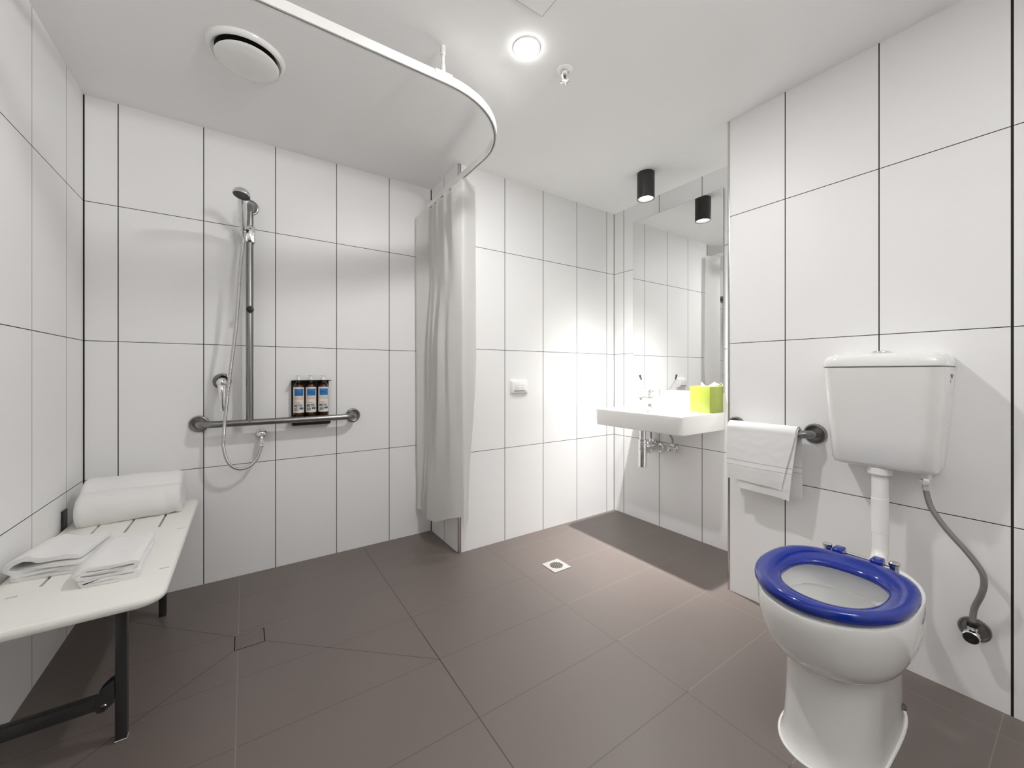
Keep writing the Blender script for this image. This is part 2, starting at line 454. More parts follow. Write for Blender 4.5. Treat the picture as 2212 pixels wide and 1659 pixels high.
# ------------------------------------------------------------------ shower curtain and its track
def curtain():
    zt = 2.087
    prof = [(-.009, .032), (.009, .032), (.009, 0), (.004, 0), (.004, .003), (.007, .003), (.007, .028), (-.007, .028), (-.007, .003), (-.004, .003), (-.004, 0), (-.009, 0)]
    path = [(0.985, YS), (0.985, 2.2), (0.985, 1.95), (0.985, 1.71)]
    for i in range(1, 25):
        a = PI/2*i/24
        path.append((0.615 + 0.37*math.cos(a), 1.71 - 0.37*math.sin(a)))
    path += [(0.4, 1.34), (0.0, 1.34), (-0.3, 1.34), (XL, 1.34)]
    t = thing('curtain_track', (0.985, YS, zt), 'white curved curtain track hung below the ceiling round the shower', 'curtain rail')
    def tr(b):
        rings = []
        for i, p in enumerate(path):
            a = Vector(path[max(i-1, 0)]); c = Vector(path[min(i+1, len(path)-1)])
            d = (c-a).normalized(); n = Vector((-d.y, d.x))
            rings.append([(p[0]+n.x*u, p[1]+n.y*u, zt+w) for u, w in prof])
        loft(b, rings)
    new_child('track', M['plastic'], t, tr, angle=30)
    hx, hy = 0.600, 1.3403
    def rod(b):
        lathe(b, (hx, hy, ZC), (0, 0, -1), [(0.0095, 0), (0.0095, 0.003), (0.0085, 0.028), (0.0090, 0.030), (0.0090, 0.034), (0.0055, 0.034), (0.0055, 0.066), (0.0085, 0.070), (0.0088, 0.1)], 24)
    new_child('hanger_rod', M['plastic'], t, rod)
    new_child('track_clip', M['plastic'], t, lambda b: box(b, (hx-0.034, hy-0.0115, zt+0.014), (hx+0.034, hy+0.0115, zt+0.037), 0.002, 2))
    new_child('end_bracket', M['plastic'], t, lambda b: (box(b, (0.966, YS-0.006, zt-0.018), (1.0035, YS, zt+0.040), 0.003, 2), box(b, (0.972, YS-0.03, zt-0.006), (0.999, YS, zt+0.036), 0.003, 2)))
    # curtain
    cu = thing('shower_curtain', (0.96, 2.2, 0.13), 'long white fabric shower curtain gathered against the wall corner', 'curtain')
    top = [(0.925, 2.425), (0.893, 2.408), (0.930, 2.382), (0.975, 2.362), (0.988, 2.335), (0.955, 2.300), (0.988, 2.262), (0.945, 2.215), (0.990, 2.165), (0.940, 2.105), (0.985, 2.055), (0.945, 2.005), (0.980, 1.930), (1.040, 1.968), (1.100, 2.006)]
    mid = [(0.925, 2.426), (0.893, 2.405), (0.935, 2.372), (0.965, 2.350), (0.930, 2.312), (0.965, 2.280), (0.925, 2.235), (0.985, 2.200), (0.918, 2.140), (0.960, 2.085), (0.945, 2.045), (0.968, 1.990), (0.983, 1.930), (1.046, 1.970), (1.108, 2.010)]
    low = [(0.925, 2.424), (0.900, 2.400), (0.935, 2.372), (0.915, 2.340), (0.945, 2.315), (0.912, 2.285), (0.935, 2.262), (0.900, 2.250), (0.925, 2.170), (0.945, 2.095), (0.960, 2.030), (0.975, 1.975), (0.990, 1.935), (1.018, 1.955), (1.045, 1.990)]
    def crisp(pts, n):
        P = [Vector(p) for p in pts]; out = []
        for a, b_ in zip(P, P[1:]):
            out += [a+(b_-a)*(k/n) for k in range(n)]
        out.append(P[-1])
        S = smooth_path(pts, n)
        out = [a*0.6+b_*0.4 for a, b_ in zip(out, S)]
        return [out[0]] + [out[i-1]*0.2+out[i]*0.6+out[i+1]*0.2 for i in range(1, len(out)-1)] + [out[-1]]
    def plan(f):
        if f < 0.5:
            k = f/0.5; k = k*k*(3-2*k); return [(a[0]+(b_[0]-a[0])*k, a[1]+(b_[1]-a[1])*k) for a, b_ in zip(low, mid)]
        k = (f-0.5)/0.5; k = k*k*(3-2*k); return [(a[0]+(b_[0]-a[0])*k, a[1]+(b_[1]-a[1])*k) for a, b_ in zip(mid, top)]
    def cl(b):
        rings = []
        N = 70
        for i in range(N+1):
            f = i/N
            pl = plan(f)
            sp = crisp([(x, y, 0) for x, y in pl], 8)
            row = []
            for j, p in enumerate(sp):
                s = j/(len(sp)-1)
                ztop = 2.066 + 0.006*math.sin(s*38) + 0.034*min(1, max(0, (s-0.82)/0.06))
                if s < 0.16: ztop -= (0.16-s)/0.16*0.115
                zb = 0.158 + 0.006*math.sin(s*20) + 0.085*min(1, max(0, (s-0.56)/0.27)) - 0.050*min(1, max(0, (s-0.855)/0.012)) + (0.03*(0.12-s)/0.12 if s < 0.12 else 0)
                z = zb + (ztop-zb)*f
                w = 0.004*noise.noise(Vector((s*14, z*3.1, 0.3)))
                x = min(p.x + w, XN-0.006) if p.y > YF-0.012 and p.x < 1.02 else p.x + w
                y = p.y + w*0.7
                if x > XN-0.004: y = min(y, YF-0.006)
                row.append((x, min(y, YS-0.004), z))
            rings.append(row)
        loft(b, rings, False, False, closed=False)
    o = new_child('fabric', M['curtain'], cu, cl, angle=180, recalc=False)
    hp = [(0.985, y) for y in (2.355, 2.325, 2.262, 2.165, 2.10, 2.055, 2.01, 1.955, 1.925)]
    for x, y in hp:
        def hk(b, x=x, y=y):
            box(b, (x-0.0035, y-0.005, zt-0.004), (x+0.0035, y+0.005, zt+0.002), 0.001, 1)
            tube(b, smooth_path([(x, y, zt-0.003), (x+0.003, y, zt-0.013), (x, y-0.001, zt-0.022), (x-0.004, y, zt-0.016)], 5), 0.0012, 8)
        new_child('hook', M['plastic'], cu, hk)
curtain()

# ------------------------------------------------------------------ shower wall fittings
def grab_rail_shower():
    yb, zb = YS-0.073, 0.781
    x0, x1, xv = -0.184, 0.521, 0.0195
    r = 0.016
    t = thing('shower_grab_rail', (xv, YS, zb), 'inverted T shaped brushed steel grab rail on the shower wall', 'grab rail')
    pts = [(x0, YS-0.004, zb)] + arc_bend((x0, YS, zb), (x0, yb, zb), (0, yb, zb), 0.05) + [(xv, yb, zb), (0.3, yb, zb)] + arc_bend((0.3, yb, zb), (x1, yb, zb), (x1, YS, zb), 0.05) + [(x1, YS-0.004, zb)]
    new_child('horizontal_bar', M['steel'], t, lambda b: tube(b, pts, r, 24))
    zt = 1.874
    pv = [(xv, yb, zb+0.004)] + [(xv, yb, zb + 0.1*i) for i in range(1, 10)] + arc_bend((xv, yb, 1.6), (xv, yb, zt), (xv, YS, zt), 0.05) + [(xv, YS-0.004, zt)]
    new_child('vertical_bar', M['steel'], t, lambda b: tube(b, pv, r, 24))
    for x, z in ((x0, zb), (x1, zb), (xv, zt)):
        new_child('wall_flange', M['steel'], t, lambda b, x=x, z=z: lathe(b, (x, YS, z), (0, -1, 0), [(0.040, 0), (0.040, 0.004), (0.0375, 0.008), (0.034, 0.009), (0.031, 0.0075), (0.0165, 0.0075)], 40))
    # slider that carries the hand shower, and the black stop
    hb = Vector((-0.0085, yb-0.037, 1.722))      # handle base
    sl = new_child('slider', M['chrome'], t, lambda b: (box(b, (xv-0.021, yb-0.020, 1.672), (xv+0.021, yb+0.018, 1.752), 0.005, 3), box(b, (xv-0.005, yb-0.027, 1.680), (xv+0.007, yb-0.018, 1.757), 0.002, 2), box(b, (xv+0.018, yb-0.022, 1.668), (xv+0.0225, yb+0.010, 1.752), 0.001, 1)))
    new_child('holder_cup', M['chrome'], sl, lambda b: lathe(b, hb+Vector((0, 0.006, -0.004)), (0, 0.35, -0.94), [(0.0150, -0.003), (0.0145, 0.010), (0.0130, 0.012)], 20, False, False))
    new_child('holder_arm', M['black'], sl, lambda b: tube(b, [(xv-0.010, yb-0.014, 1.728), (0.003, yb-0.028, 1.720)], 0.008, 12))
    new_child('pivot_screw', M['black'], sl, lambda b: lathe(b, (xv+0.002, yb-0.0268, 1.738), (0, -1, 0), [(0.003, 0), (0.003, 0.0012)], 12))
    st = new_child('stop_knob', M['black'], t, lambda b: (lathe(b, (xv+0.001, yb-0.012, 1.341), (0, -1, -0.1), [(0.013, 0), (0.0165, 0.004), (0.0165, 0.012), (0.014, 0.016), (0.004, 0.0175)], 28), tube(b, [(xv, yb-0.018, 1.330), (xv-0.001, yb-0.018, 1.316)], 0.0012, 6)))
    # the hand shower
    t2 = thing('hand_shower', tuple(hb), 'chrome hand shower with dark spray face and long metal hose', 'shower head')
    hd = Vector((-0.0120, 2.085, 1.803))
    hpts = smooth_path([hb+Vector((0, 0.012, -0.005)), hb+Vector((0, -0.022, 0.014)), hb+Vector((-0.001, -0.085, 0.042)), hb+Vector((-0.002, -0.150, 0.066)), hb+Vector((-0.003, -0.198, 0.086)), hd+Vector((0, 0.012, 0.014))], 6)
    def hr(i, L):
        f = i/(len(hpts)-1)
        return 0.0105 + 0.0078*math.sin(PI*min(1, max(0, (f-0.05)/0.90)))
    new_child('handle', M['chrome'], t2, lambda b: tube(b, hpts, hr, 20))
    new_child('handle_nut', M['chrome'], t2, lambda b: lathe(b, hb+Vector((0, 0.002, 0.003)), (0, 0.35, -0.94), [(0.0110, -0.006), (0.0130, -0.002), (0.0110, 0.030), (0.0095, 0.033)], 20))
    nd = Vector((-0.20, -0.16, -0.95)).normalized()
    hh = new_child('head', M['chrome'], t2, lambda b: lathe(b, hd, nd, [(0.0, -0.029), (0.013, -0.027), (0.025, -0.020), (0.033, -0.009), (0.0355, 0.0), (0.0345, 0.004), (0.032, 0.005)], 40))
    sf = new_child('spray_face', M['sprayface'], hh, lambda b: lathe(b, hd+nd*0.0035, nd, [(0.0324, 0), (0.031, 0.003), (0.024, 0.0035), (0.020, 0.002), (0.0, 0.002)], 36))
    def nz(b):
        u, v, w = frame_of(nd)
        for rr, n in ((0.0275, 22), (0.016, 12), (0.008, 6)):
            for k in range(n):
                a = 2*PI*k/n
                lathe(b, hd+nd*0.0055+(u*math.cos(a)+v*math.sin(a))*rr, nd, [(0.0012, 0), (0.0009, 0.002)], 6)
    nz_o = new_child('spray_nozzles', M['nozzle'], hh, nz)
    hose = [(-0.0085, 2.3335, 1.694), (-0.0095, 2.337, 1.64), (-0.0195, 2.334, 1.534), (-0.0345, 2.326, 1.264), (-0.053, 2.318, 1.085), (-0.070, 2.318, 0.907), (-0.083, 2.320, 0.740), (-0.083, 2.326, 0.660), (-0.064, 2.338, 0.592), (-0.027, 2.352, 0.558), (0.018, 2.366, 0.562), (0.053, 2.380, 0.600), (0.070, 2.392, 0.652)]
    hs = resample(smooth_path(hose, 14), 0.00095)
    new_child('hose', M['hose'], t2, lambda b: tube(b, hs, lambda i, L: 0.0073 + 0.0007*math.sin(L/0.0038*2*PI), 10), angle=80)
    # wall outlet the hose runs to
    ox, oz = 0.0715, 0.712
    t3 = thing('hose_wall_outlet', (ox, YS, oz), 'small round chrome wall elbow below the grab rail', 'shower outlet')
    new_child('wall_plate', M['chrome'], t3, lambda b: lathe(b, (ox, YS, oz), (0, -1, 0), [(0.027, 0), (0.027, 0.006), (0.025, 0.012), (0.018, 0.020), (0.010, 0.024), (0, 0.025)], 36))
    new_child('elbow', M['chrome'], t3, lambda b: tube(b, smooth_path([(ox, YS-0.018, oz-0.002), (ox, YS-0.032, oz-0.006), (ox, YS-0.039, oz-0.018), (ox, YS-0.040, oz-0.032)], 5), 0.0085, 16))
    new_child('hose_nut', M['chrome'], t3, lambda b: lathe(b, (ox, YS-0.040, oz-0.026), (0, 0, -1), [(0.0085, 0), (0.011, 0.002), (0.011, 0.010), (0.009, 0.012), (0.009, 0.017), (0.0108, 0.019), (0.0108, 0.032), (0.0085, 0.036)], 8), angle=20)
    # mixer
    mx, mz = -0.094, 0.986
    t4 = thing('shower_mixer', (mx, YS, mz), 'chrome shower mixer with dark round plate and downward lever', 'mixer tap')
    new_child('wall_plate', M['dark_chrome'], t4, lambda b: lathe(b, (mx, YS, mz), (0, -1, 0), [(0.0385, 0), (0.0385, 0.003), (0.036, 0.008), (0.028, 0.010), (0.021, 0.010), (0.021, 0.03), (0.019, 0.034)], 44))
    new_child('cartridge_cap', M['chrome'], t4, lambda b: lathe(b, (mx, YS-0.024, mz-0.004), (0, -1, -0.10), [(0.0205, 0), (0.0225, 0.006), (0.0220, 0.024), (0.018, 0.033), (0.009, 0.038), (0, 0.039)], 32))
    def lev(b):
        pts = [(mx, YS-0.046, mz-0.010), (mx+0.001, YS-0.056, mz-0.034), (mx+0.002, YS-0.062, mz-0.070), (mx+0.003, YS-0.063, mz-0.105), (mx+0.004, YS-0.062, mz-0.128), (mx+0.004, YS-0.060, mz-0.142)]
        ws = [(0.0195, 0.012), (0.0165, 0.0095), (0.0135, 0.0075), (0.0118, 0.0065), (0.0125, 0.006), (0.0130, 0.005)]
        P = smooth_path(pts, 5); W = smooth_path([(a, c, 0) for a, c in ws], 5)
        loft(b, [[(p.x+w.x*math.cos(2*PI*k/20), p.y+w.y*math.sin(2*PI*k/20), p.z) for k in range(20)] for p, w in zip(P, W)])
    new_child('lever', M['chrome'], t4, lev)
grab_rail_shower()

# ------------------------------------------------------------------ soap rack and bottles
def text_mesh(s, size, bold=0.0):
    cu = bpy.data.curves.new('txt', 'FONT'); cu.body = s; cu.size = 1.0; cu.offset = bold; cu.space_character = 1.12; cu.resolution_u = 2
    o = bpy.data.objects.new('txt', cu); COL.objects.link(o)
    bpy.context.view_layer.update()
    me = bpy.data.meshes.new_from_object(o.evaluated_get(bpy.context.evaluated_depsgraph_get()))
    bpy.data.objects.remove(o); bpy.data.curves.remove(cu)
    for v in me.vertices: v.co *= size
    return me

def soap_rack():
    x0, x1, z0, z1 = 0.2065, 0.3935, 0.7555, 0.988
    t = thing('soap_bottle_rack', ((x0+x1)/2, YS, z0), 'black metal wall rack holding three pump bottles', 'soap rack')
    new_child('back_plate', M['black_metal'], t, lambda b: box(b, (x0, YS-0.004, z0+0.002), (x1-0.002, YS, z1), 0.001, 1))
    def tp(b):
        box(b, (x0, YS-0.062, z1-0.003), (x1+0.002, YS-0.001, z1), 0.0008, 1)
    new_child('top_plate', M['black_metal'], t, tp)
    def sh(b):
        rings = []
        pr = [(YS-0.002, 0.788), (YS-0.052, 0.788), (YS-0.0545, 0.785), (YS-0.0545, 0.756), (YS-0.050, 0.747), (YS-0.002, 0.747)]
        for x in (x0, x0+0.004, x1-0.004, x1):
            e = 0.003 if x in (x0, x1) else 0
            rings.append([(x, y + (e if y < YS-0.01 else 0), z - (e if z > 0.77 else -e)) for y, z in pr])
        loft(b, rings)
    new_child('bottle_shelf', M['black_metal'], t, sh)
    new_child('side_plate', M['black_metal'], t, lambda b: box(b, (x0, YS-0.0545, 0.762), (x0+0.002, YS-0.001, 0.800), 0.0005, 1))
    yb = YS-0.0285; R = 0.0258; zb = 0.789
    labels = ['leftmost brown pump bottle with blue and cream label in black rack', 'middle brown pump bottle with blue and cream label in black rack', 'rightmost brown pump bottle with blue and cream label in black rack']
    xs = [0.2390, 0.2985, 0.3600]
    def lab(b, x):
        def cyl(u0, u1, z0, z1, off, mi):
            n = max(1, int(abs(u1-u0)/0.0025)); rr = R+off
            rows = []
            for z in (z0, z1):
                rows.append([(x + rr*math.sin(u/R), yb - rr*math.cos(u/R), z) for u in [u0+(u1-u0)*k/n for k in range(n+1)]])
            loft(b, rows, False, False, closed=False, mat=mi)
        zl = zb+0.026
        W = 0.0395
        # label paper with a little thickness
        cyl(-W, W, zl, zl+0.136, 0.0003, 0)
        u0 = -0.0235
        cyl(u0, 0.0225, zl+0.090, zl+0.127, 0.0005, 1)                     # blue block
        for k, (a, c) in enumerate(((0.030, 0.110), (0.040, 0.103), (0.034, 0.096))[:2 if x > 0.27 else 3]):
            cyl(u0+0.002, u0+0.002+a, zl+c, zl+c+0.0022, 0.0006, 4)
        for k in range(4):
            u = u0
            z = zl+0.083-0.0042*k
            while u < 0.0215:
                w = random.uniform(0.002, 0.006); cyl(u, min(u+w, 0.022), z, z+0.0022, 0.0005, 2); u += w+0.0011
        cyl(u0, u0+0.011, zl+0.0525, zl+0.0540, 0.0005, 3); cyl(u0+0.012, u0+0.028, zl+0.0525, zl+0.0545, 0.0005, 3)
        cyl(u0, 0.022, zl+0.0495, zl+0.0501, 0.0005, 2)
        # word
        def stroke(p, q, w=0.0021):
            p, q = Vector(p), Vector(q); d = (q-p).normalized(); nn = Vector((-d.y, d.x))*w/2
            p, q = p-d*w/2, q+d*w/2
            fs = []
            for c in (p+nn, q+nn, q-nn, p-nn):
                u = u0+c.x; fs.append(b.verts.new((x + (R+0.0012)*math.sin(u/R), yb-(R+0.0012)*math.cos(u/R), zl+0.0305+c.y)))
            b.faces.new(fs).material_index = 3
        h = 0.0125
        for p, q in (((0.001, 0), (0.001, h)), ((0.001, h), (0.0045, 0.004)), ((0.0045, 0.004), (0.008, h)), ((0.008, h), (0.008, 0)),
                     ((0.0117, 0), (0.0117, h)), ((0.0117, h), (0.0165, h)), ((0.0117, h/2), (0.0158, h/2)), ((0.0117, 0), (0.0165, 0)),
                     ((0.0190, h), (0.0260, h)), ((0.0225, h), (0.0225, 0)), ((0.0288, 0), (0.0288, h)),
                     ((0.0370, h), (0.0332, h)), ((0.0332, h), (0.0322, h*0.75)), ((0.0322, h*0.75), (0.0332, h*0.54)), ((0.0332, h*0.54), (0.0362, h*0.46)), ((0.0362, h*0.46), (0.0372, h*0.25)), ((0.0372, h*0.25), (0.0362, 0)), ((0.0362, 0), (0.0320, 0))):
            stroke(p, q)
        u = u0
        while u < u0+0.020:
            w = random.choice((0.0007, 0.0012, 0.002)); cyl(u, u+w, zl+0.0095, zl+0.0255, 0.0005, 3); u += w+random.choice((0.0008, 0.0014))
        cyl(0.001, 0.0225, zl+0.0165, zl+0.0270, 0.0005, 1)
        cyl(0.003, 0.0205, zl+0.0205, zl+0.0225, 0.0006, 4)
    for x, lb in zip(xs, labels):
        bt = thing('pump_bottle', (x, yb, zb), lb, 'bottle', 'toiletry bottles in the shower rack')
        new_child('bottle', M['amber'], bt, lambda b: lathe(b, (x, yb, zb), (0, 0, 1), [(0.024, 0), (R, 0.003), (R, 0.162), (0.0245, 0.170), (0.020, 0.178), (0.0145, 0.184), (0.0135, 0.190), (0.0135, 0.1945)], 36))
        new_child('label', [M['paper'], M['inkblue'], M['inktan'], M['ink'], M['inkdkblue']], bt, lambda b: lab(b, x), recalc=False)
        def pm(b):
            z = z1+0.0005
            lathe(b, (x, yb, z), (0, 0, 1), [(0.0105, 0), (0.0100, 0.005), (0.0065, 0.013), (0.0045, 0.018), (0.0045, 0.022)], 20)
            rings = []
            for d, hw, zz, th in ((0.008, 0.006, z+0.0205, 0.006), (-0.004, 0.0065, z+0.021, 0.0065), (-0.016, 0.004, z+0.0235, 0.005), (-0.024, 0.003, z+0.0245, 0.0038)):
                dx, dy = 0.6, 0.8
                rings.append([(x + d*0.55 + hw*math.cos(a)*0.83, yb + d*0.80*0.5 - hw*math.cos(a)*0.55, zz + th/2*math.sin(a) + th/2) for a in [2*PI*k/12 for k in range(12)]])
            loft(b, rings)
        new_child('pump', M['plastic'], bt, pm)
soap_rack()

# ------------------------------------------------------------------ shower bench and towels
def bench():
    zt = 0.44
    t = thing('fold_down_shower_bench', (-0.37, 1.875, 0), 'white fold-down shower seat on charcoal steel legs by the left wall', 'bench')
    x0, x1, y0, y1 = -0.567, -0.178, 1.386, 2.363
    def st(b):
        cx, cy, hx, hy = (x0+x1)/2, (y0+y1)/2, (x1-x0)/2, (y1-y0)/2
        rings = []
        for ins, z in ((0.010, zt-0.024), (0.004, zt-0.0225), (0.0008, zt-0.018), (0.0, zt-0.012), (0.0008, zt-0.006), (0.004, zt-0.0015), (0.010, zt)):
            # generous radius on the room side corners
            pts = []
            for sx, sy, a0, r in ((1, 1, 0, 0.030), (-1, 1, 90, 0.02), (-1, -1, 180, 0.02), (1, -1, 270, 0.055)):
                rr = r-ins*0.5
                for k in range(9):
                    a = math.radians(a0+90*k/8)
                    pts.append((cx + sx*(hx-ins-rr) + rr*math.cos(a), cy + sy*(hy-ins-rr) + rr*math.sin(a), z))
            rings.append(pts)
        loft(b, rings)
    seat = new_child('seat', M['laminate'], t, st)
    c = B()
    def slot(xc, ya, yb_, hw):
        cy, hy = (ya+yb_)/2, (yb_-ya)/2
        loft(c, [[(x, y, z) for x, y in rrect(xc, cy, hw, hy, hw-0.0002, 4)] for z in (zt-0.04, zt+0.01)])
    # cutter is in the seat's local frame (parent at t.location), so shift
    for xc in (-0.466, -0.368, -0.272):
        slot(xc, 1.625, 1.845, 0.0038); slot(xc, 2.003, 2.21, 0.0038)
    for xc, yc in ((-0.202, 1.943), (-0.507, 1.591), (-0.202, 1.575)):
        loft(c, [[(x, y, z) for x, y in rrect(xc, yc, 0.012, 0.0034, 0.0032, 4)] for z in (zt-0.04, zt+0.01)])
    bpy.context.view_layer.update()
    cut(seat, c)
    yl = (1.5365, 2.2055)
    # under-frame
    def fr(b):
        for y in yl: box(b, (-0.562, y-0.0125, zt-0.050), (-0.262, y+0.0125, zt-0.0245), 0.002, 2)
        box(b, (-0.250, 1.47, zt-0.042), (-0.226, 2.28, zt-0.0245), 0.002, 2)
        box(b, (-0.560, 1.47, zt-0.042), (-0.536, 2.28, zt-0.0245), 0.002, 2)
    new_child('under_frame', M['frame'], t, fr)
    for y in (1.47, 1.70, 2.05, 2.27):
        new_child('fixing_knob', M['frame'], t, lambda b: lathe(b, (-0.205, y, zt-0.0242), (0, 0, -1), [(0.012, 0), (0.012, 0.005), (0.007, 0.010)], 16))
    for y in yl:
        lg = new_child('leg', M['frame'], t, lambda b: box(b, (-0.2995, y-0.0125, 0.004), (-0.2745, y+0.0125, zt-0.0245), 0.0025, 2))
        new_child('foot', M['alu'], lg, lambda b: box(b, (-0.3005, y-0.0135, 0.0), (-0.2735, y+0.0135, 0.005), 0.001, 1))
        stt = new_child('strut', M['frame'], t, lambda b: box(b, (XL+0.012, y-0.0125, 0.107), (-0.322, y+0.0125, 0.141), 0.0025, 2))
        def kn(b):
            for dy in (-0.0155, 0.0125):
                pr = [(-0.3365, 0.108), (-0.333, 0.101), (-0.320, 0.1005), (-0.306, 0.112), (-0.2995, 0.118), (-0.2995, 0.177), (-0.311, 0.173), (-0.326, 0.160), (-0.334, 0.146)]
                loft(b, [[(x, y+dy, z) for x, z in pr], [(x, y+dy+0.003, z) for x, z in pr]])
        k = new_child('hinge_plate', M['frame'], t, kn)
        new_child('bolt', M['dark_chrome'], k, lambda b: lathe(b, (-0.319, y-0.0150, 0.115), (0, -1, 0), [(0.007, 0), (0.007, 0.002), (0.0045, 0.004), (0.0035, 0.002), (0, 0.002)], 20))
        new_child('wall_bracket', M['frame'], t, lambda b: (box(b, (XL, y-0.02, 0.085), (XL+0.008, y+0.02, 0.163), 0.001, 1), box(b, (XL, y-0.018, 0.106), (XL+0.03, y-0.0128, 0.142), 0.001, 1)))
        new_child('wall_hinge', M['frame'], t, lambda b: (box(b, (XL, y-0.022, 0.385), (XL+0.0065, y+0.022, 0.505), 0.001, 1), box(b, (XL, y-0.0125, 0.388), (-0.545, y+0.0125, 0.4145), 0.002, 1)))
bench()

def roll_towel():
    bm = B()
    zb = 0.4402
    c1, r1, c2, r2 = (2.266, 0.5195), 0.0795, (2.187, 0.499), 0.0605
    ctr = (2.238, 0.508)
    n = 72
    def hit(c, r, d):
        ox, oz = ctr[0]-c[0], ctr[1]-c[1]
        bq = ox*d[0]+oz*d[1]; cc = ox*ox+oz*oz-r*r; D = bq*bq-cc
        return -bq+math.sqrt(D) if D > 0 else 0
    base = []
    for k in range(n):
        a = 2*PI*k/n; d = (math.cos(a), math.sin(a))
        t = max(hit(c1, r1, d), hit(c2, r2, d))
        base.append((ctr[0]+d[0]*t, max(zb, ctr[1]+d[1]*t)))
    xs = [-0.533, -0.531, -0.526, -0.518] + [-0.51+0.0095*i for i in range(29)] + [-0.236, -0.229, -0.225, -0.2235]
    rings = []
    L = len(xs)
    for i, x in enumerate(xs):
        if i < 4: s = (0.80, 0.90, 0.96, 0.99)[i]
        elif i >= L-4: s = (0.99, 0.965, 0.92, 0.84)[i-(L-4)]
        else: s = 1.0
        f = (x+0.533)/0.31
        sc_ = s*(1.03-0.05*f)
        r = []
        for j, (y, z) in enumerate(base):
            yy = ctr[0]+(y-ctr[0])*sc_ + 0.012*f; zz = zb + (z-zb)*sc_ if z > ctr[1] else ctr[1]+(z-ctr[1])*sc_
            if zz < zb+0.012: zz = zb + (zz-zb)*0.2
            w = 0.0045*noise.noise(Vector((x*16, yy*16, zz*16))) + 0.0022*noise.noise(Vector((x*60, yy*60, zz*60)))
            # tucked pleat near the room-side end of the front roll
            if x > -0.30 and yy < 2.20 and zz < 0.54:
                w -= 0.006*math.exp(-((x+0.262+0.25*(zz-0.47))/0.008)**2) + 0.004*math.exp(-((x+0.243)/0.006)**2)
            d = Vector((0, yy-ctr[0], zz-ctr[1])).normalized()
            r.append((x + (w*0.5 if s < 1 else 0), yy+d.y*w, max(zb, zz+d.z*w)))
        rings.append(r)
    loft(bm, rings)
    o = put('rolled_bath_towel', bm, M['towel'], angle=75)
    tag(o, 'large rolled white bath towel at the far end of the shower bench', 'towel')
roll_towel()

def ribbon(path, t):
    """closed outline of a thick line in 2D"""
    P = [Vector((p[0], p[1], 0)) for p in path]
    P = smooth_path(P, 5)
    lo, hi = [], []
    for i, p in enumerate(P):
        d = (P[min(i+1, len(P)-1)]-P[max(i-1, 0)]).normalized(); n = Vector((-d.y, d.x, 0))
        lo.append(p-n*t/2); hi.append(p+n*t/2)
    return [(p.x, p.y) for p in lo] + [(p.x, p.y) for p in reversed(hi)]

def washer(name, path, t, cx, cy, rot, length, label, seed, sag):
    out = ribbon(path, t)
    bm = B(); rings = []
    N = 22
    c, s = math.cos(rot), math.sin(rot)
    for i in range(N+1):
        f = i/N; y = -length/2 + length*f
        e = min(f, 1-f)*length
        sh = 1.0 - 0.06*math.exp(-e/0.006)
        r = []
        for x, z in out:
            zz = 0.4402 + max(0.0, z)*(1 - sag*max(0, f-0.25)) 
            w = 0.0032*noise.noise(Vector((x*24+seed, y*18, z*30))) + 0.0014*noise.noise(Vector((x*90, y*90, z*90+seed)))
            px = (x + 0.006*math.sin(f*3+seed))*sh + w; py = y + 0.010*math.sin(x*18+seed)*(1 if f < 0.5 else -1)*abs(f-0.5)*2
            r.append((cx + px*c - py*s, cy + px*s + py*c, max(0.4402, zz + w)))
        rings.append(r)
    loft(bm, rings)
    o = put(name, bm, M['towel'], angle=75)
    tag(o, label, 'face cloth', 'folded face cloths on the bench')
washer('folded_face_cloth', [(0.080, 0.0065), (0.0, 0.0065), (-0.058, 0.0065), (-0.067, 0.012), (-0.058, 0.0175), (0.0, 0.019), (0.070, 0.018), (0.077, 0.025), (0.066, 0.0315), (0.0, 0.032), (-0.040, 0.027), (-0.066, 0.027), (-0.079, 0.036), (-0.070, 0.052), (-0.045, 0.060), (-0.026, 0.056), (0.0, 0.050), (0.040, 0.050), (0.078, 0.050)], 0.0125, -0.464, 1.795, -0.16, 0.225,
       'folded white face cloth beside the left wall, partly behind the other cloth', 1.3, 0.22)
washer('folded_face_cloth', [(0.066, 0.005), (0.0, 0.005), (-0.050, 0.005), (-0.058, 0.010), (-0.052, 0.014), (0.0, 0.0155), (0.054, 0.014), (0.062, 0.0195), (0.052, 0.025), (0.0, 0.0235), (-0.05, 0.0245), (-0.067, 0.030), (-0.058, 0.037), (0.0, 0.035), (0.050, 0.034), (0.063, 0.041), (0.050, 0.049), (0.0, 0.046), (-0.035, 0.049), (-0.056, 0.043), (-0.071, 0.029)], 0.0092, -0.318, 1.682, 0.05, 0.262,
       'folded white face cloth nearest the front corner of the bench', 4.1, 0.30)

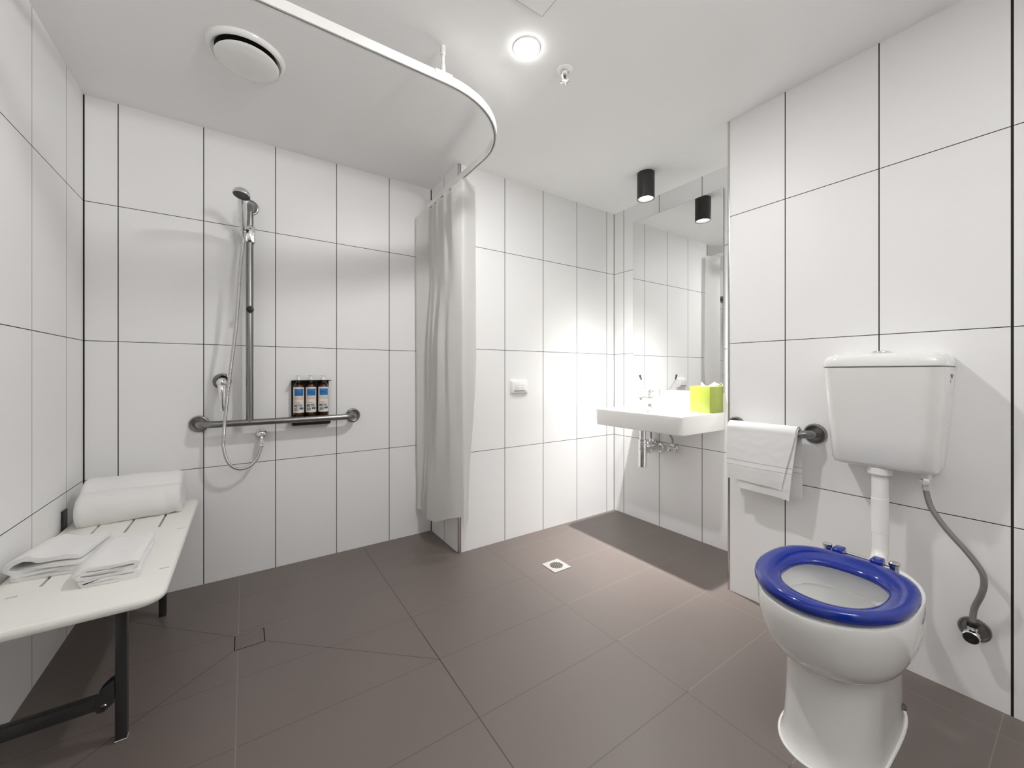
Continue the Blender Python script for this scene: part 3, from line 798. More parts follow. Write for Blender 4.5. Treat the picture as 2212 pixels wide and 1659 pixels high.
# ------------------------------------------------------------------ floor drains
def drains():
    x0, x1, y0, y1 = 1.319, 1.430, 1.559, 1.669
    t = thing('square_floor_waste', ((x0+x1)/2, (y0+y1)/2, 0), 'small square pale floor drain with slotted grate near the middle of the floor', 'floor drain')
    def fr(b):
        box(b, (x0, y0, 0.0002), (x1, y1, 0.0030), 0.0008, 1)
    fr_o = new_child('drain_frame', M['wastegrey'], t, fr)
    def sl(b):
        n = 8; R = 0.035; cx, cy = (x0+x1)/2, (y0+y1)/2
        for k in range(n):
            x = -R + (k+0.5)*2*R/n
            h = math.sqrt(R*R-x*x)
            if h < 0.008: h = 0.012
            loft(b, [[(a, c, z) for a, c in rrect(cx+x, cy, 0.0030, h, 0.0028, 3)] for z in (0.0020, 0.0033)])
    new_child('drain_slot', M['hole'], t, sl)
    x0, x1, y0, y1 = -0.034, 0.0645, 1.784, 1.880
    t = thing('tile_insert_drain', ((x0+x1)/2, (y0+y1)/2, 0), 'brown tile insert drain set into the shower floor', 'floor drain')
    new_child('insert_tile', M['floor_plain'], t, lambda b: box(b, (x0+0.005, y0+0.0015, 0.0001), (x1-0.005, y1-0.0015, 0.0012)))
    def gp(b):
        box(b, (x0, y0, 0.0001), (x0+0.0035, y1, 0.0008)); box(b, (x1-0.0035, y0, 0.0001), (x1, y1, 0.0008))
        box(b, (x0, y0, 0.0001), (x1, y0+0.0012, 0.0008)); box(b, (x0, y1-0.0012, 0.0001), (x1, y1, 0.0008))
    new_child('drain_gap', M['hole'], t, gp)
M['floor_plain'] = simple('taupe_insert_tile', (0.122, 0.099, 0.088), rough=0.40, spec=0.75, var=0.08, bscale=20)
drains()

# ------------------------------------------------------------------ power outlet
def outlet():
    x0, x1, z0, z1 = 1.361, 1.489, 0.897, 0.983
    t = thing('double_power_outlet', ((x0+x1)/2, YF, z0), 'white double power outlet on the back tiled wall', 'power outlet')
    def pl(b):
        cx, cz = (x0+x1)/2, (z0+z1)/2; hx, hz = (x1-x0)/2, (z1-z0)/2
        loft(b, [[(x, y, z) for x, z in rrect(cx, cz, hx-i, hz-i, 0.006, 4)] for i, y in ((0.0, YF), (0.0, YF-0.006), (0.006, YF-0.016), (0.009, YF-0.018))])
    new_child('cover_plate', M['plastic'], t, pl)
    fx0, fx1, fz0, fz1 = 1.382, 1.462, 0.917, 0.966
    new_child('socket_face', M['plastic'], t, lambda b: box(b, (fx0, YF-0.0205, fz0), (fx1, YF-0.0165, fz1), 0.0012, 2))
    new_child('shadow_gap', M['mark'], t, lambda b: box(b, (fx0, YF-0.0200, fz0-0.0042), (fx1, YF-0.0176, fz0-0.0008)))
    for cx in (1.402, 1.443):
        def pin(b):
            for dx, dz, a in ((-0.0075, 0.007, 0.5), (0.0075, 0.007, -0.5), (0, -0.009, 0)):
                tb = bmesh.new(); bmesh.ops.create_cube(tb, size=1)
                for v in tb.verts:
                    p = Vector((v.co.x*0.0018, v.co.y*0.001, v.co.z*0.007))
                    p = Matrix.Rotation(a, 3, 'Y') @ p
                    v.co = Vector((cx+dx, YF-0.0206, 0.943+dz)) + p
                merge(b, tb)
        new_child('socket_slots', M['mark'], t, pin)
outlet()

# ------------------------------------------------------------------ mirror
bm = B()
box(bm, (XB-0.010, 1.2105, 0.915), (XB-0.0002, 1.855, 2.098), 0.0015, 1)
for f in bm.faces:
    f.material_index = 0 if f.normal.x < -0.9 and f.calc_area() > 0.1 else 1
o = put('wall_mirror', bm, [M['mirror'], M['glassedge']], flat=True)
tag(o, 'tall frameless mirror on the wall above the basin', 'mirror')

# ------------------------------------------------------------------ wash basin
def basin():
    x0, x1, y0, y1 = 1.872, XB, 1.205, 1.822
    z0, z1 = 0.695, 0.800
    t = thing('wash_basin', ((x0+x1)/2, (y0+y1)/2, z0), 'white wall-hung ceramic wash basin with wide shelf at its right', 'basin')
    def outl(ins, z, dx=0.0):
        pts = []
        cx, cy, hx, hy = (x0+x1)/2, (y0+y1)/2, (x1-x0)/2, (y1-y0)/2
        for sx, sy, a0, r in ((1, 1, 0, 0.004), (-1, 1, 90, 0.026), (-1, -1, 180, 0.026), (1, -1, 270, 0.004)):
            for k in range(9):
                a = math.radians(a0+90*k/8)
                px = cx + sx*(hx-r) + r*math.cos(a); py = cy + sy*(hy-r) + r*math.sin(a)
                # inset all round except at the wall
                if px < x1-0.02: px += ins*(1 if px < cx else -1)
                py += ins*(-1 if py > cy else 1)
                pts.append((px, py, z))
        return pts
    bx0, bx1, by0, by1 = 1.905, 2.150, 1.385, 1.785
    def inn(ins, z):
        n = 36
        base = []
        for sx, sy, a0 in ((1, 1, 0), (-1, 1, 90), (-1, -1, 180), (1, -1, 270)):
            r = 0.05
            for k in range(9):
                a = math.radians(a0+90*k/8)
                hx, hy = (bx1-bx0)/2-ins, (by1-by0)/2-ins
                base.append(((bx0+bx1)/2 + sx*(hx-r) + r*math.cos(a), (by0+by1)/2 + sy*(hy-r) + r*math.sin(a), z))
        return base
    def bs(b):
        rings = [outl(0.020, z0), outl(0.008, z0+0.002), outl(0.004, z0+0.008), outl(0.002, z1-0.020), outl(0.0, z1-0.006), outl(0.0015, z1-0.0015), outl(0.006, z1)]
        rings += [inn(-0.004, z1), inn(0.002, z1-0.003), inn(0.012, z1-0.04), inn(0.022, z1-0.075), inn(0.050, z1-0.085)]
        loft(b, rings)
    new_child('bowl', M['ceramic'], t, bs)
    new_child('overflow_ring', M['chrome'], t, lambda b: lathe(b, (2.1385, 1.615, 0.780), (-1, 0, 0.25), [(0.010, 0), (0.0105, 0.003), (0.0075, 0.0035), (0.006, 0.001)], 24))
    new_child('plug_waste', M['chrome'], t, lambda b: lathe(b, (2.085, 1.625, z1-0.086), (0, 0, 1), [(0.026, 0), (0.026, 0.003), (0.018, 0.004), (0.016, 0.002), (0, 0.002)], 28))
    # bottle trap
    cx, cy = 2.112, 1.632
    tr = thing('bottle_trap', (cx, cy, 0.43), 'chrome bottle trap and waste pipe under the basin', 'drain trap')
    def cup(b):
        lathe(b, (cx, cy, 0.428), (0, 0, 1), [(0.0245, 0), (0.0262, 0.002), (0.0262, 0.110), (0.0285, 0.112), (0.0285, 0.120), (0.0262, 0.122), (0.0262, 0.136), (0.0290, 0.138), (0.0290, 0.148), (0.0255, 0.150), (0.0255, 0.1655)], 36)
    new_child('trap_cup', M['chrome'], tr, cup)
    new_child('tailpiece', M['chrome'], tr, lambda b: lathe(b, (cx, cy, 0.5935), (0, 0, 1), [(0.0280, 0), (0.0290, 0.002), (0.0290, 0.008), (0.020, 0.010), (0.020, 0.068), (0.032, 0.072), (0.034, 0.100)], 36))
    pz = 0.528
    new_child('outlet_pipe', M['chrome'], tr, lambda b: lathe(b, (cx+0.02, cy, pz), (1, 0, 0), [(0.0205, 0), (0.0205, 0.040), (0.0235, 0.041), (0.0235, 0.062), (0.021, 0.063), (0.021, XB-cx-0.021)], 32))
    new_child('wall_flange', M['chrome'], tr, lambda b: lathe(b, (XB, cy, pz), (-1, 0, 0), [(0.0315, 0), (0.0315, 0.003), (0.028, 0.010), (0.022, 0.012)], 36))
    # isolation valves with braided tails
    for (vy, vz, cy2, lb) in ((1.686, 0.552, 1.668, 'chrome angle valve behind the trap under the basin'), (1.525, 0.541, 1.555, 'chrome angle valve under the basin, right of the trap')):
        v = thing('angle_valve', (XB, vy, vz), lb, 'valve', 'angle valves under the basin')
        new_child('wall_flange', M['chrome'], v, lambda b: lathe(b, (XB, vy, vz), (-1, 0, 0), [(0.0255, 0), (0.0255, 0.003), (0.022, 0.009), (0.014, 0.012)], 32))
        new_child('valve_body', M['chrome'], v, lambda b: (lathe(b, (XB-0.008, vy, vz), (-1, 0, 0), [(0.012, 0), (0.012, 0.016), (0.0145, 0.018), (0.0145, 0.034), (0.010, 0.037), (0.008, 0.045)], 24), lathe(b, (XB-0.032, vy, vz+0.008), (0, 0, 1), [(0.009, 0), (0.009, 0.012), (0.011, 0.013), (0.011, 0.026), (0.007, 0.028)], 8)))
        new_child('valve_handle', M['chrome'], v, lambda b: lathe(b, (XB-0.050, vy, vz), (-1, 0, 0), [(0.009, 0), (0.0155, 0.003), (0.0160, 0.012), (0.0135, 0.019), (0.005, 0.021)], 10), angle=25)
        new_child('flexible_tail', M['braid'], v, lambda b: tube(b, smooth_path([(XB-0.032, vy, vz+0.030), (XB-0.033, vy, vz+0.06), (XB-0.045, (vy+cy2)/2, vz+0.10), (XB-0.062, cy2, z0-0.004)], 8), 0.0056, 12))
    # tap
    tx, ty, tz = 2.198, 1.640, z1
    tp = thing('basin_mixer_tap', (tx, ty, tz), 'chrome basin mixer tap with long raised lever', 'tap')
    def body(b):
        lathe(b, (tx, ty, tz), (0, 0, 1), [(0.026, 0), (0.026, 0.004), (0.021, 0.008), (0.0185, 0.020), (0.0205, 0.040), (0.0225, 0.055), (0.0225, 0.070), (0.019, 0.074)], 32)
    new_child('tap_body', M['chrome'], tp, body)
    def sp(b):
        P = smooth_path([(tx-0.005, ty, tz+0.048), (tx-0.035, ty, tz+0.062), (tx-0.070, ty, tz+0.068), (tx-0.098, ty, tz+0.067)], 6)
        loft(b, [[(p.x, ty + (0.019-0.005*i/(len(P)-1))*math.cos(a), p.z + (0.012-0.005*i/(len(P)-1))*math.sin(a)) for a in [2*PI*k/20 for k in range(20)]] for i, p in enumerate(P)])
    s_o = new_child('spout', M['chrome'], tp, sp)
    new_child('aerator', M['chrome'], s_o, lambda b: lathe(b, (tx-0.092, ty, tz+0.064), (0, 0, -1), [(0.0115, -0.002), (0.0115, 0.010), (0.009, 0.012), (0.0085, 0.010), (0, 0.010)], 24))
    new_child('cartridge_cap', M['chrome'], tp, lambda b: (lathe(b, (tx, ty, tz+0.074), (0, 0, 1), [(0.016, 0), (0.0175, 0.003), (0.0175, 0.016), (0.019, 0.018), (0.020, 0.030), (0.016, 0.040), (0.007, 0.0445), (0, 0.045)], 28), lathe(b, (tx+0.014, ty, tz+0.098), (0.9, 0, 0.3), [(0.013, 0), (0.013, 0.010), (0.008, 0.014), (0, 0.015)], 20)))
    lv = [(tx-0.010, ty, tz+0.104), (tx-0.040, ty, tz+0.130), (tx-0.070, ty, tz+0.157), (tx-0.086, ty, tz+0.176), (tx-0.096, ty, tz+0.196)]
    l_o = new_child('lever', M['chrome'], tp, lambda b: tube(b, smooth_path(lv, 6), 0.0040, 12))
    new_child('lever_grip', M['black'], l_o, lambda b: tube(b, smooth_path([(tx-0.0895, ty, tz+0.182), (tx-0.096, ty, tz+0.196), (tx-0.1035, ty, tz+0.214)], 5), lambda i, L: 0.0046+0.0022*min(1, L/0.03), 14))
    # tissue box
    a0, a1, b0, b1 = 2.160, 2.2985, 1.2175, 1.337
    tb = thing('tissue_box', ((a0+a1)/2, (b0+b1)/2, z1), 'lime green cube tissue box on the right end of the basin', 'tissue box')
    H = 0.150
    def bx(b):
        box(b, (a0, b0, z1+0.0004), (a1, b1, z1+H), 0.0018, 2)
    new_child('box_cover', M['lime'], tb, bx)
    new_child('opening', M['hole'], tb, lambda b: loft(b, [[(x, y, z) for x, y in rrect((a0+a1)/2, (b0+b1)/2, 0.026, 0.040, 0.024, 6)] for z in (z1+H-0.002, z1+H+0.0003)]))
    def ts(b):
        cx_, cy_ = (a0+a1)/2, (b0+b1)/2
        for (ang, lean, hh, w, ox, oy) in ((0.5, 0.010, 0.024, 0.024, -0.012, 0.010), (-0.7, -0.006, 0.022, 0.020, 0.014, -0.024)):
            c, s = math.cos(ang), math.sin(ang)
            rings = []
            for i in range(7):
                f = i/6; ww = w*(1-f)**0.9 + 0.0008
                row = []
                for k in range(16):
                    aa = 2*PI*k/16
                    u = ww*math.cos(aa); v = (0.010*(1-f)+0.0009)*math.sin(aa) + 0.004*math.sin(u*160)*(1-f)
                    row.append((cx_+ox + (u+lean*f*2)*s + v*c, cy_+oy + (u+lean*f*2)*c - v*s, z1+H-0.001 + hh*f))
                rings.append(row)
            loft(b, rings)
    new_child('tissue', M['tissue'], tb, ts)
basin()

# ------------------------------------------------------------------ rail and hand towel beside the cistern
def towel_rail():
    xb, zb = XR-0.072, 0.783
    y0, y1 = 0.636, 0.944
    t = thing('short_grab_rail', (XR, (y0+y1)/2, zb), 'short brushed steel grab rail left of the cistern', 'grab rail')
    pts = [(XR-0.004, y0, zb)] + arc_bend((XR, y0, zb), (xb, y0, zb), (xb, y1, zb), 0.042) + [(xb, 0.79, zb)] + arc_bend((xb, y0, zb), (xb, y1, zb), (XR, y1, zb), 0.042) + [(XR-0.004, y1, zb)]
    new_child('bar', M['steel'], t, lambda b: tube(b, pts, 0.016, 24))
    for y in (y0, y1):
        new_child('wall_flange', M['steel'], t, lambda b: lathe(b, (XR, y, zb), (-1, 0, 0), [(0.040, 0), (0.040, 0.004), (0.0375, 0.008), (0.034, 0.009), (0.031, 0.0075), (0.0165, 0.0075)], 40))
    # towel: sheet folded double lengthways, hung over the bar
    bm = B()
    def sheet(off, zf, zbk, ya, yb_, slant, seed):
        r = 0.0162+0.0045+off
        prof = []
        nf = 44
        for i in range(nf+1):
            z = zf + (zb-zf)*i/nf
            prof.append((xb-r - 0.012*(1-i/nf)*math.sin(i/nf*2.2), z, 1-i/nf))
        for k in range(1, 12):
            a = PI-PI*k/12
            prof.append((xb + r*math.cos(a), zb + r*math.sin(a), 0))
        for i in range(nf+1):
            z = zb + (zbk-zb)*i/nf
            prof.append((xb+r*0.92 + 0.006*i/nf, z, -(i/nf)))
        N = 26
        rows_o, rows_i = [], []
        th = 0.0042
        for j in range(N+1):
            f = j/N
            ro, ri = [], []
            for i, (x, z, s) in enumerate(prof):
                yr = ya + (slant*s if s > 0 else 0)
                y = yr + (yb_-yr)*f
                e = min(f, 1-f)
                wv = 0.0045*math.sin((y-0.70)*34.0+0.4+z*6)*max(0, s) + 0.0015*noise.noise(Vector((y*40, z*40, 0.7)))
                zz = z + (0.008*math.sin((y-0.66)*9.5)*s if s > 0 else 0) - (0.006*(1-f)*s if s > 0 else 0)
                A = prof[max(i-1, 0)]; C = prof[min(i+1, len(prof)-1)]
                d = Vector((C[0]-A[0], C[1]-A[1])).normalized(); nrm = Vector((-d.y, d.x))
                ro.append((x + nrm.x*th/2 + (-wv if s > 0 else 0), y, zz + nrm.y*th/2))
                ri.append((x - nrm.x*th/2 + (-wv if s > 0 else 0), y, zz - nrm.y*th/2))
            rows_o.append(ro + list(reversed(ri)))
        loft(bm, rows_o)
    sheet(0.0080, 0.553, 0.531, 0.668, 0.934, 0.052, 0.4)     # outer layer
    sheet(0.0005, 0.516, 0.524, 0.664, 0.890, 0.030, 0.4)     # inner layer peeping out below
    o = put('hanging_hand_towel', bm, M['handtowel'], angle=70)
    tag(o, 'white hand towel draped over the short steel rail', 'towel')
towel_rail()

# ------------------------------------------------------------------ toilet
def toilet():
    cy = 0.420
    t = thing('toilet_pan', (1.42, cy, 0), 'white ceramic toilet pan with blue open seat', 'toilet')
    n = 56
    def egg(xf, xb, hw, xc, z, nf=2.2, nb=2.6, c=cy):
        pts = []
        for k in range(n):
            a = 2*PI*k/n
            ca, sa = math.cos(a), math.sin(a)
            e = nb if ca > 0 else nf
            px = (abs(ca)**(2/e))*(1 if ca > 0 else -1); py = (abs(sa)**(2/e))*(1 if sa > 0 else -1)
            pts.append((xc + px*((xb-xc) if ca > 0 else (xc-xf)), c + py*hw, z))
        return pts
    def pan(b):
        rings = [egg(1.221, 1.700, 0.110, 1.38, 0.0, 2.3, 4), egg(1.219, 1.702, 0.112, 1.38, 0.004, 2.3, 4), egg(1.223, 1.700, 0.110, 1.38, 0.010, 2.3, 4),
                 egg(1.233, 1.698, 0.107, 1.385, 0.024, 2.3, 4), egg(1.239, 1.696, 0.105, 1.39, 0.06, 2.3, 4), egg(1.244, 1.694, 0.104, 1.40, 0.12, 2.3, 4),
                 egg(1.248, 1.692, 0.105, 1.41, 0.18, 2.3, 3.6), egg(1.249, 1.690, 0.107, 1.41, 0.230, 2.3, 3.2), egg(1.247, 1.690, 0.109, 1.41, 0.241, 2.3, 3), egg(1.238, 1.690, 0.116, 1.41, 0.245, 2.3, 3),
                 egg(1.219, 1.690, 0.130, 1.41, 0.253, 2.25, 3), egg(1.198, 1.690, 0.145, 1.41, 0.270, 2.2, 2.9), egg(1.178, 1.690, 0.157, 1.41, 0.298, 2.2, 2.8),
                 egg(1.161, 1.690, 0.1650, 1.405, 0.338, 2.15, 2.7), egg(1.151, 1.690, 0.1685, 1.40, 0.378, 2.15, 2.6), egg(1.147, 1.690, 0.1690, 1.40, 0.409, 2.15, 2.6),
                 egg(1.149, 1.688, 0.167, 1.40, 0.4185, 2.15, 2.6), egg(1.156, 1.684, 0.161, 1.40, 0.4225, 2.15, 2.6),
                 egg(1.182, 1.535, 0.130, 1.37, 0.4225), egg(1.190, 1.527, 0.125, 1.37, 0.418), egg(1.192, 1.522, 0.122, 1.37, 0.395), egg(1.198, 1.516, 0.118, 1.37, 0.362),
                 egg(1.188, 1.526, 0.126, 1.37, 0.355), egg(1.196, 1.520, 0.121, 1.37, 0.330), egg(1.222, 1.492, 0.099, 1.37, 0.26), egg(1.27, 1.44, 0.06, 1.36, 0.20), egg(1.30, 1.41, 0.04, 1.355, 0.17)]
        loft(b, rings)
    new_child('bowl', M['ceramic'], t, pan)
    # seat: ring of rounded cross-section
    def ring_seat(b):
        cs = []
        m = 64
        sec = [(0.0, 0.003), (0.004, 0.0), (0.5, 0.0), (0.97, 0.0), (0.995, 0.003), (1.0, 0.009), (0.985, 0.016), (0.94, 0.0215), (0.84, 0.0245), (0.72, 0.0250), (0.55, 0.0235), (0.35, 0.0205), (0.16, 0.0175), (0.05, 0.0145), (0.0, 0.009)]
        rings = []
        for k in range(m):
            a = 2*PI*k/m; ca, sa = math.cos(a), math.sin(a)
            def pt(xf, xb, hw, xc, yc, nf, nb):
                e = nb if ca > 0 else nf
                px = (abs(ca)**(2/e))*(1 if ca > 0 else -1); py = (abs(sa)**(2/e))*(1 if sa > 0 else -1)
                return Vector((xc + px*((xb-xc) if ca > 0 else (xc-xf)), yc + py*hw))
            po = pt(1.147, 1.574, 0.1732, 1.378, 0.4228, 2.05, 2.7)
            pi_ = pt(1.212, 1.482, 0.1095, 1.355, 0.4135, 2.2, 2.6)
            back = max(0.0, ca)
            r = []
            for f, h in sec:
                p = pi_ + (po-pi_)*f
                hh = h + (0.004*back*math.sin(PI*f) if h > 0.012 else 0)
                r.append((p.x, p.y, 0.4340 + hh))
            rings.append(r)
        vs = [[b.verts.new(p) for p in r] for r in rings]
        for i in range(m):
            for j in range(len(sec)):
                b.faces.new((vs[i][j], vs[i][(j+1) % len(sec)], vs[(i+1) % m][(j+1) % len(sec)], vs[(i+1) % m][j]))
    st = new_child('seat', M['blue'], t, ring_seat, angle=60)
    st['label'] = 'glossy blue seat ring'
    for y in (0.465, 0.372):
        new_child('hinge_lug', M['blue'], st, lambda b: box(b, (1.558, y-0.014, 0.439), (1.602, y+0.014, 0.4690), 0.006, 3))
    for x, y in ((1.185, 0.372), (1.405, 0.268), (1.405, 0.575), (1.185, 0.470)):
        new_child('seat_buffer', M['buffer'], st, lambda b: lathe(b, (x, y, 0.4350), (0, 0, -1), [(0.013, 0), (0.013, 0.006), (0.009, 0.0118)], 20))
    for y in (0.499, 0.337):
        new_child('hinge_post', M['chrome'], t, lambda b: lathe(b, (1.594, y, 0.4215), (0, 0, 1), [(0.013, 0), (0.013, 0.004), (0.011, 0.005), (0.011, 0.034), (0.0135, 0.036), (0.0135, 0.043), (0.010, 0.0455)], 24))
    new_child('hinge_rod', M['chrome'], t, lambda b: tube(b, [(1.594, 0.499, 0.452), (1.594, 0.337, 0.452)], 0.0048, 14))
    new_child('base_screw', M['dark_chrome'], t, lambda b: lathe(b, (1.585, cy-0.1065, 0.058), (0, -1, 0.1), [(0.009, -0.006), (0.009, 0.002), (0.006, 0.004)], 6))
    new_child('base_seal', M['plastic'], t, lambda b: loft(b, [egg(1.214, 1.705, 0.117, 1.38, 0.0002, 2.3, 4), egg(1.216, 1.704, 0.115, 1.38, 0.0035, 2.3, 4)]))
    # ---- cistern
    x0, x1 = 1.733, XR
    y0, y1 = 0.2545, 0.570
    c = thing('toilet_cistern', (1.82, 0.4125, 0.70), 'white wall-hung toilet cistern with tapered sides above the pan', 'cistern')
    def rr(xa, ya, yb_, z, r, grow=0.0):
        pts = []
        cx, hy = (xa+x1)/2, (yb_-ya)/2; hx = (x1-xa)/2; cyy = (ya+yb_)/2
        for sx, sy, a0, q in ((1, 1, 0, 0.004), (-1, 1, 90, r), (-1, -1, 180, r), (1, -1, 270, 0.004)):
            for k in range(11):
                a = math.radians(a0+90*k/10)
                pts.append((cx+sx*(hx-q)+q*math.cos(a), cyy+sy*(hy-q)+q*math.sin(a), z))
        return pts
    def tank(b):
        rings = []
        for z, xa, ya, yb_, r in ((0.703, 1.800, 0.300, 0.525, 0.03), (0.7045, 1.785, 0.291, 0.537, 0.035), (0.710, 1.772, 0.283, 0.545, 0.04), (0.722, 1.764, 0.279, 0.549, 0.042), (0.80, 1.756, 0.272, 0.554, 0.044), (0.90, 1.747, 0.265, 0.560, 0.045), (1.00, 1.739, 0.259, 0.566, 0.045), (1.046, 1.736, 0.257, 0.568, 0.045)):
            rings.append(rr(xa, ya, yb_, z, r))
        loft(b, rings)
    new_child('tank', M['ceramic'], c, tank)
    new_child('lid_seam', M['mark'], c, lambda b: loft(b, [rr(1.738, 0.259, 0.566, z, 0.044) for z in (1.0445, 1.0495)]))
    def lid(b):
        rings = []
        for z, i in ((1.0488, 0.002), (1.051, 0.0), (1.062, 0.0), (1.076, 0.003), (1.086, 0.010), (1.092, 0.020), (1.0945, 0.034), (1.0955, 0.055)):
            rings.append(rr(x0+i, y0+i, y1-i, z, 0.046))
        loft(b, rings)
    new_child('lid', M['ceramic'], c, lid)
    bt = new_child('flush_button', M['chrome'], c, lambda b: lathe(b, (1.822, 0.419, 1.0945), (0, 0, 1), [(0.034, 0), (0.034, 0.002), (0.031, 0.004), (0.024, 0.0045), (0.0235, 0.0065), (0.022, 0.0085), (0, 0.009)], 40))
    new_child('inlet_stub', M['plastic'], c, lambda b: lathe(b, (1.826, 0.3115, 0.7065), (0, 0, -1), [(0.0125, 0), (0.0125, 0.020)], 20))
    fp = new_child('flush_pipe', M['plastic'], c, lambda b: tube(b, [(1.805, 0.418, 0.690), (1.805, 0.418, 0.55), (1.805, 0.418, 0.47)] + arc_bend((1.805, 0.418, 0.47), (1.805, 0.418, 0.385), (1.70, 0.418, 0.385), 0.045) + [(1.68, 0.418, 0.385)], 0.0225, 28))
    new_child('pipe_nut', M['plastic'], fp, lambda b: lathe(b, (1.805, 0.418, 0.706), (0, 0, -1), [(0.034, 0), (0.034, 0.022), (0.031, 0.026), (0.0235, 0.028)], 10), angle=20)
    new_child('pipe_sleeve', M['plastic'], fp, lambda b: lathe(b, (1.805, 0.418, 0.600), (0, 0, -1), [(0.0226, 0), (0.0236, 0.001), (0.0236, 0.118), (0.0228, 0.119)], 28))
    new_child('pan_cone', M['plastic'], fp, lambda b: lathe(b, (1.690, 0.418, 0.385), (1, 0, 0), [(0.034, 0), (0.033, 0.016), (0.026, 0.030)], 28))
    # small moulded rating mark on the right-hand side of the tank
    def mk(b):
        me = text_mesh('W', 0.020); tb = bmesh.new(); tb.from_mesh(me); bpy.data.meshes.remove(me)
        me = text_mesh('S', 0.014); t2 = bmesh.new(); t2.from_mesh(me); bpy.data.meshes.remove(me)
        for q, ox, oz in ((tb, 1.838, 1.010), (t2, 1.841, 0.996)):
            for v in q.verts:
                z = oz + v.co.y
                yside = 0.259 + (1.00-z)*0.06
                v.co = Vector((ox - 0.008 + v.co.x*2.0, yside-0.0004, z))
            merge(b, q)
        bmesh.ops.solidify(b, geom=list(b.faces), thickness=0.0004)
    new_child('moulded_mark', M['mark'], c, mk, flat=True)
    # ---- stop valve with braided hose
    vy, vz = 0.217, 0.222
    v = thing('cistern_stop_valve', (XR, vy, vz), 'stop valve with braided hose low on the wall right of the toilet', 'valve')
    new_child('wall_flange', M['steel'], v, lambda b: lathe(b, (XR, vy, vz), (-1, 0, 0), [(0.036, 0), (0.036, 0.003), (0.034, 0.006), (0.031, 0.006), (0.028, 0.003), (0.012, 0.003)], 40))
    new_child('valve_body', M['chrome'], v, lambda b: (lathe(b, (XR-0.002, vy, vz), (-1, 0, 0), [(0.012, 0), (0.012, 0.022), (0.0145, 0.024), (0.0145, 0.046), (0.010, 0.050)], 24), lathe(b, (XR-0.036, vy, vz+0.008), (0, 0, 1), [(0.011, 0), (0.011, 0.014)], 20)))
    new_child('valve_knob', M['chrome'], v, lambda b: lathe(b, (XR-0.046, vy, vz-0.002), (-1, 0, -0.1), [(0.012, 0), (0.0185, 0.002), (0.019, 0.018), (0.0175, 0.020)], 14), angle=20)
    new_child('knob_cap', M['black'], v, lambda b: lathe(b, (XR-0.0655, vy, vz-0.004), (-1, 0, -0.1), [(0.0170, 0), (0.0165, 0.0025), (0.006, 0.0028), (0.005, 0.001), (0.0, 0.001)], 24))
    new_child('hose_nut', M['black'], v, lambda b: lathe(b, (XR-0.036, vy, vz+0.022), (0, 0, 1), [(0.0150, 0), (0.0165, 0.004), (0.0165, 0.013), (0.0125, 0.015)], 8), angle=20)
    hp = [(1.866, vy, vz+0.034), (1.866, 0.2135, 0.300), (1.853, 0.198, 0.355), (1.846, 0.192, 0.395), (1.842, 0.198, 0.432), (1.838, 0.228, 0.482), (1.834, 0.264, 0.530), (1.829, 0.298, 0.590), (1.826, 0.310, 0.640), (1.826, 0.3115, 0.664)]
    new_child('braided_hose', M['braid'], v, lambda b: tube(b, smooth_path(hp, 10), 0.0078, 16))
    new_child('top_nut', M['chrome'], v, lambda b: lathe(b, (1.826, 0.3115, 0.658), (0, 0, 1), [(0.0095, -0.010), (0.0095, 0.006), (0.0145, 0.008), (0.0145, 0.022), (0.012, 0.0285)], 6), angle=20)
toilet()

# ------------------------------------------------------------------ ceiling lamps, and a fill light added out of view
LAMP = (1.0, 0.992, 0.978)
def area(name, loc, size, power, col=LAMP):
    l = bpy.data.lights.new(name, 'AREA'); l.shape = 'DISK'; l.size = size; l.energy = power; l.color = col
    o = bpy.data.objects.new(name, l); COL.objects.link(o); o.location = loc
    return o
area('downlight_lamp', (0.856, 1.173, ZC-0.020), 0.08, 9.1)
l = bpy.data.lights.new('basin_spot_lamp', 'SPOT'); l.energy = 360.0; l.spot_size = math.radians(150); l.spot_blend = 0.3; l.shadow_soft_size = 0.022; l.color = LAMP
o = bpy.data.objects.new('basin_spot_lamp', l); COL.objects.link(o); o.location = (1.986, 1.512, ZC-0.142)
# beam of the reflector: intensity falls off as a power of the cosine from the axis
l.use_nodes = True; _nt = l.node_tree; _e = _nt.nodes['Emission']
_tc = _nt.nodes.new('ShaderNodeTexCoord'); _sp = _nt.nodes.new('ShaderNodeSeparateXYZ'); _nt.links.new(_tc.outputs['Normal'], _sp.inputs[0])
_q = NB(_nt); _nt.links.new(_q.m('POWER', _q.m('ABSOLUTE', _sp.outputs['Z']), 16.0), _e.inputs['Strength'])

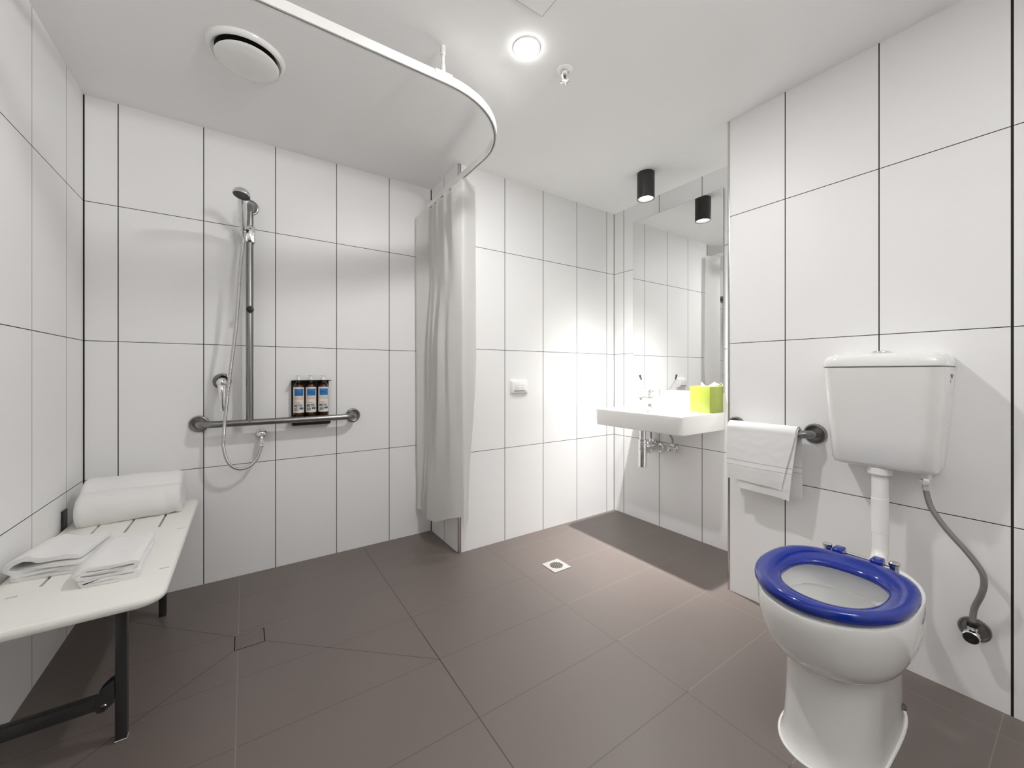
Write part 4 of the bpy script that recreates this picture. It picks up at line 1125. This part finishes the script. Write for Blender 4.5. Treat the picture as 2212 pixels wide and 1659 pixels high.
# added fill light, shaped as an uplighter, unseen behind the camera
ux, uz = 1.10, 1.72
t = thing('added_fill_light', (ux, YR, uz), 'added unseen fill light with white half-round housing on the rear tiled wall', 'added fill light')
def ul(b):
    rings = []
    for r, z in ((0.045, uz), (0.060, uz+0.010), (0.090, uz+0.085), (0.0875, uz+0.085), (0.058, uz+0.014), (0.01, uz+0.010)):
        rings.append([(ux + r*1.5*math.cos(PI*k/24), YR + r*math.sin(PI*k/24), z) for k in range(25)])
    loft(b, rings, True, True)
new_child('fill_light_shade', M['plastic'], t, ul)
new_child('fill_light_bulb', M['spotlens'], t, lambda b: lathe(b, (ux, YR+0.035, uz+0.016), (0, 0, 1), [(0.018, 0), (0.020, 0.012), (0.012, 0.022), (0, 0.025)], 24))
l = bpy.data.lights.new('added_fill_lamp', 'SPOT'); l.energy = 165.0; l.spot_size = math.radians(125); l.spot_blend = 1.0; l.shadow_soft_size = 0.12; l.color = LAMP
o = bpy.data.objects.new('added_fill_lamp', l); COL.objects.link(o); o.location = (ux, YR+0.125, uz+0.11); o.rotation_euler = Vector((-0.52, 0.56, 0.70)).to_track_quat('-Z', 'Y').to_euler()

# ------------------------------------------------------------------ camera, world, view
w = bpy.data.worlds.new('world'); sc.world = w; w.use_nodes = True
w.node_tree.nodes['Background'].inputs[0].default_value = (0, 0, 0, 1)
cd = bpy.data.cameras.new('camera'); cam = bpy.data.objects.new('camera', cd); COL.objects.link(cam)
cd.sensor_width = 36.0; cd.lens = 854.37/2212*36.0; cd.shift_y = -24.23/2212
cd.clip_start = 0.02
cam.location = (0, 0, 1.0281); cam.rotation_euler = (PI/2, 0, -0.5938)
sc.camera = cam
vs = sc.view_settings
vs.view_transform = 'Standard'; vs.look = 'None'; vs.gamma = 1.0; vs.use_curve_mapping = False
vs.exposure = 0.56
sc.cycles.use_denoising = True
sc.cycles.max_bounces = 16; sc.cycles.diffuse_bounces = 10; sc.cycles.glossy_bounces = 6
sc.cycles.caustics_reflective = False
sc.cycles.sample_clamp_indirect = 4.0
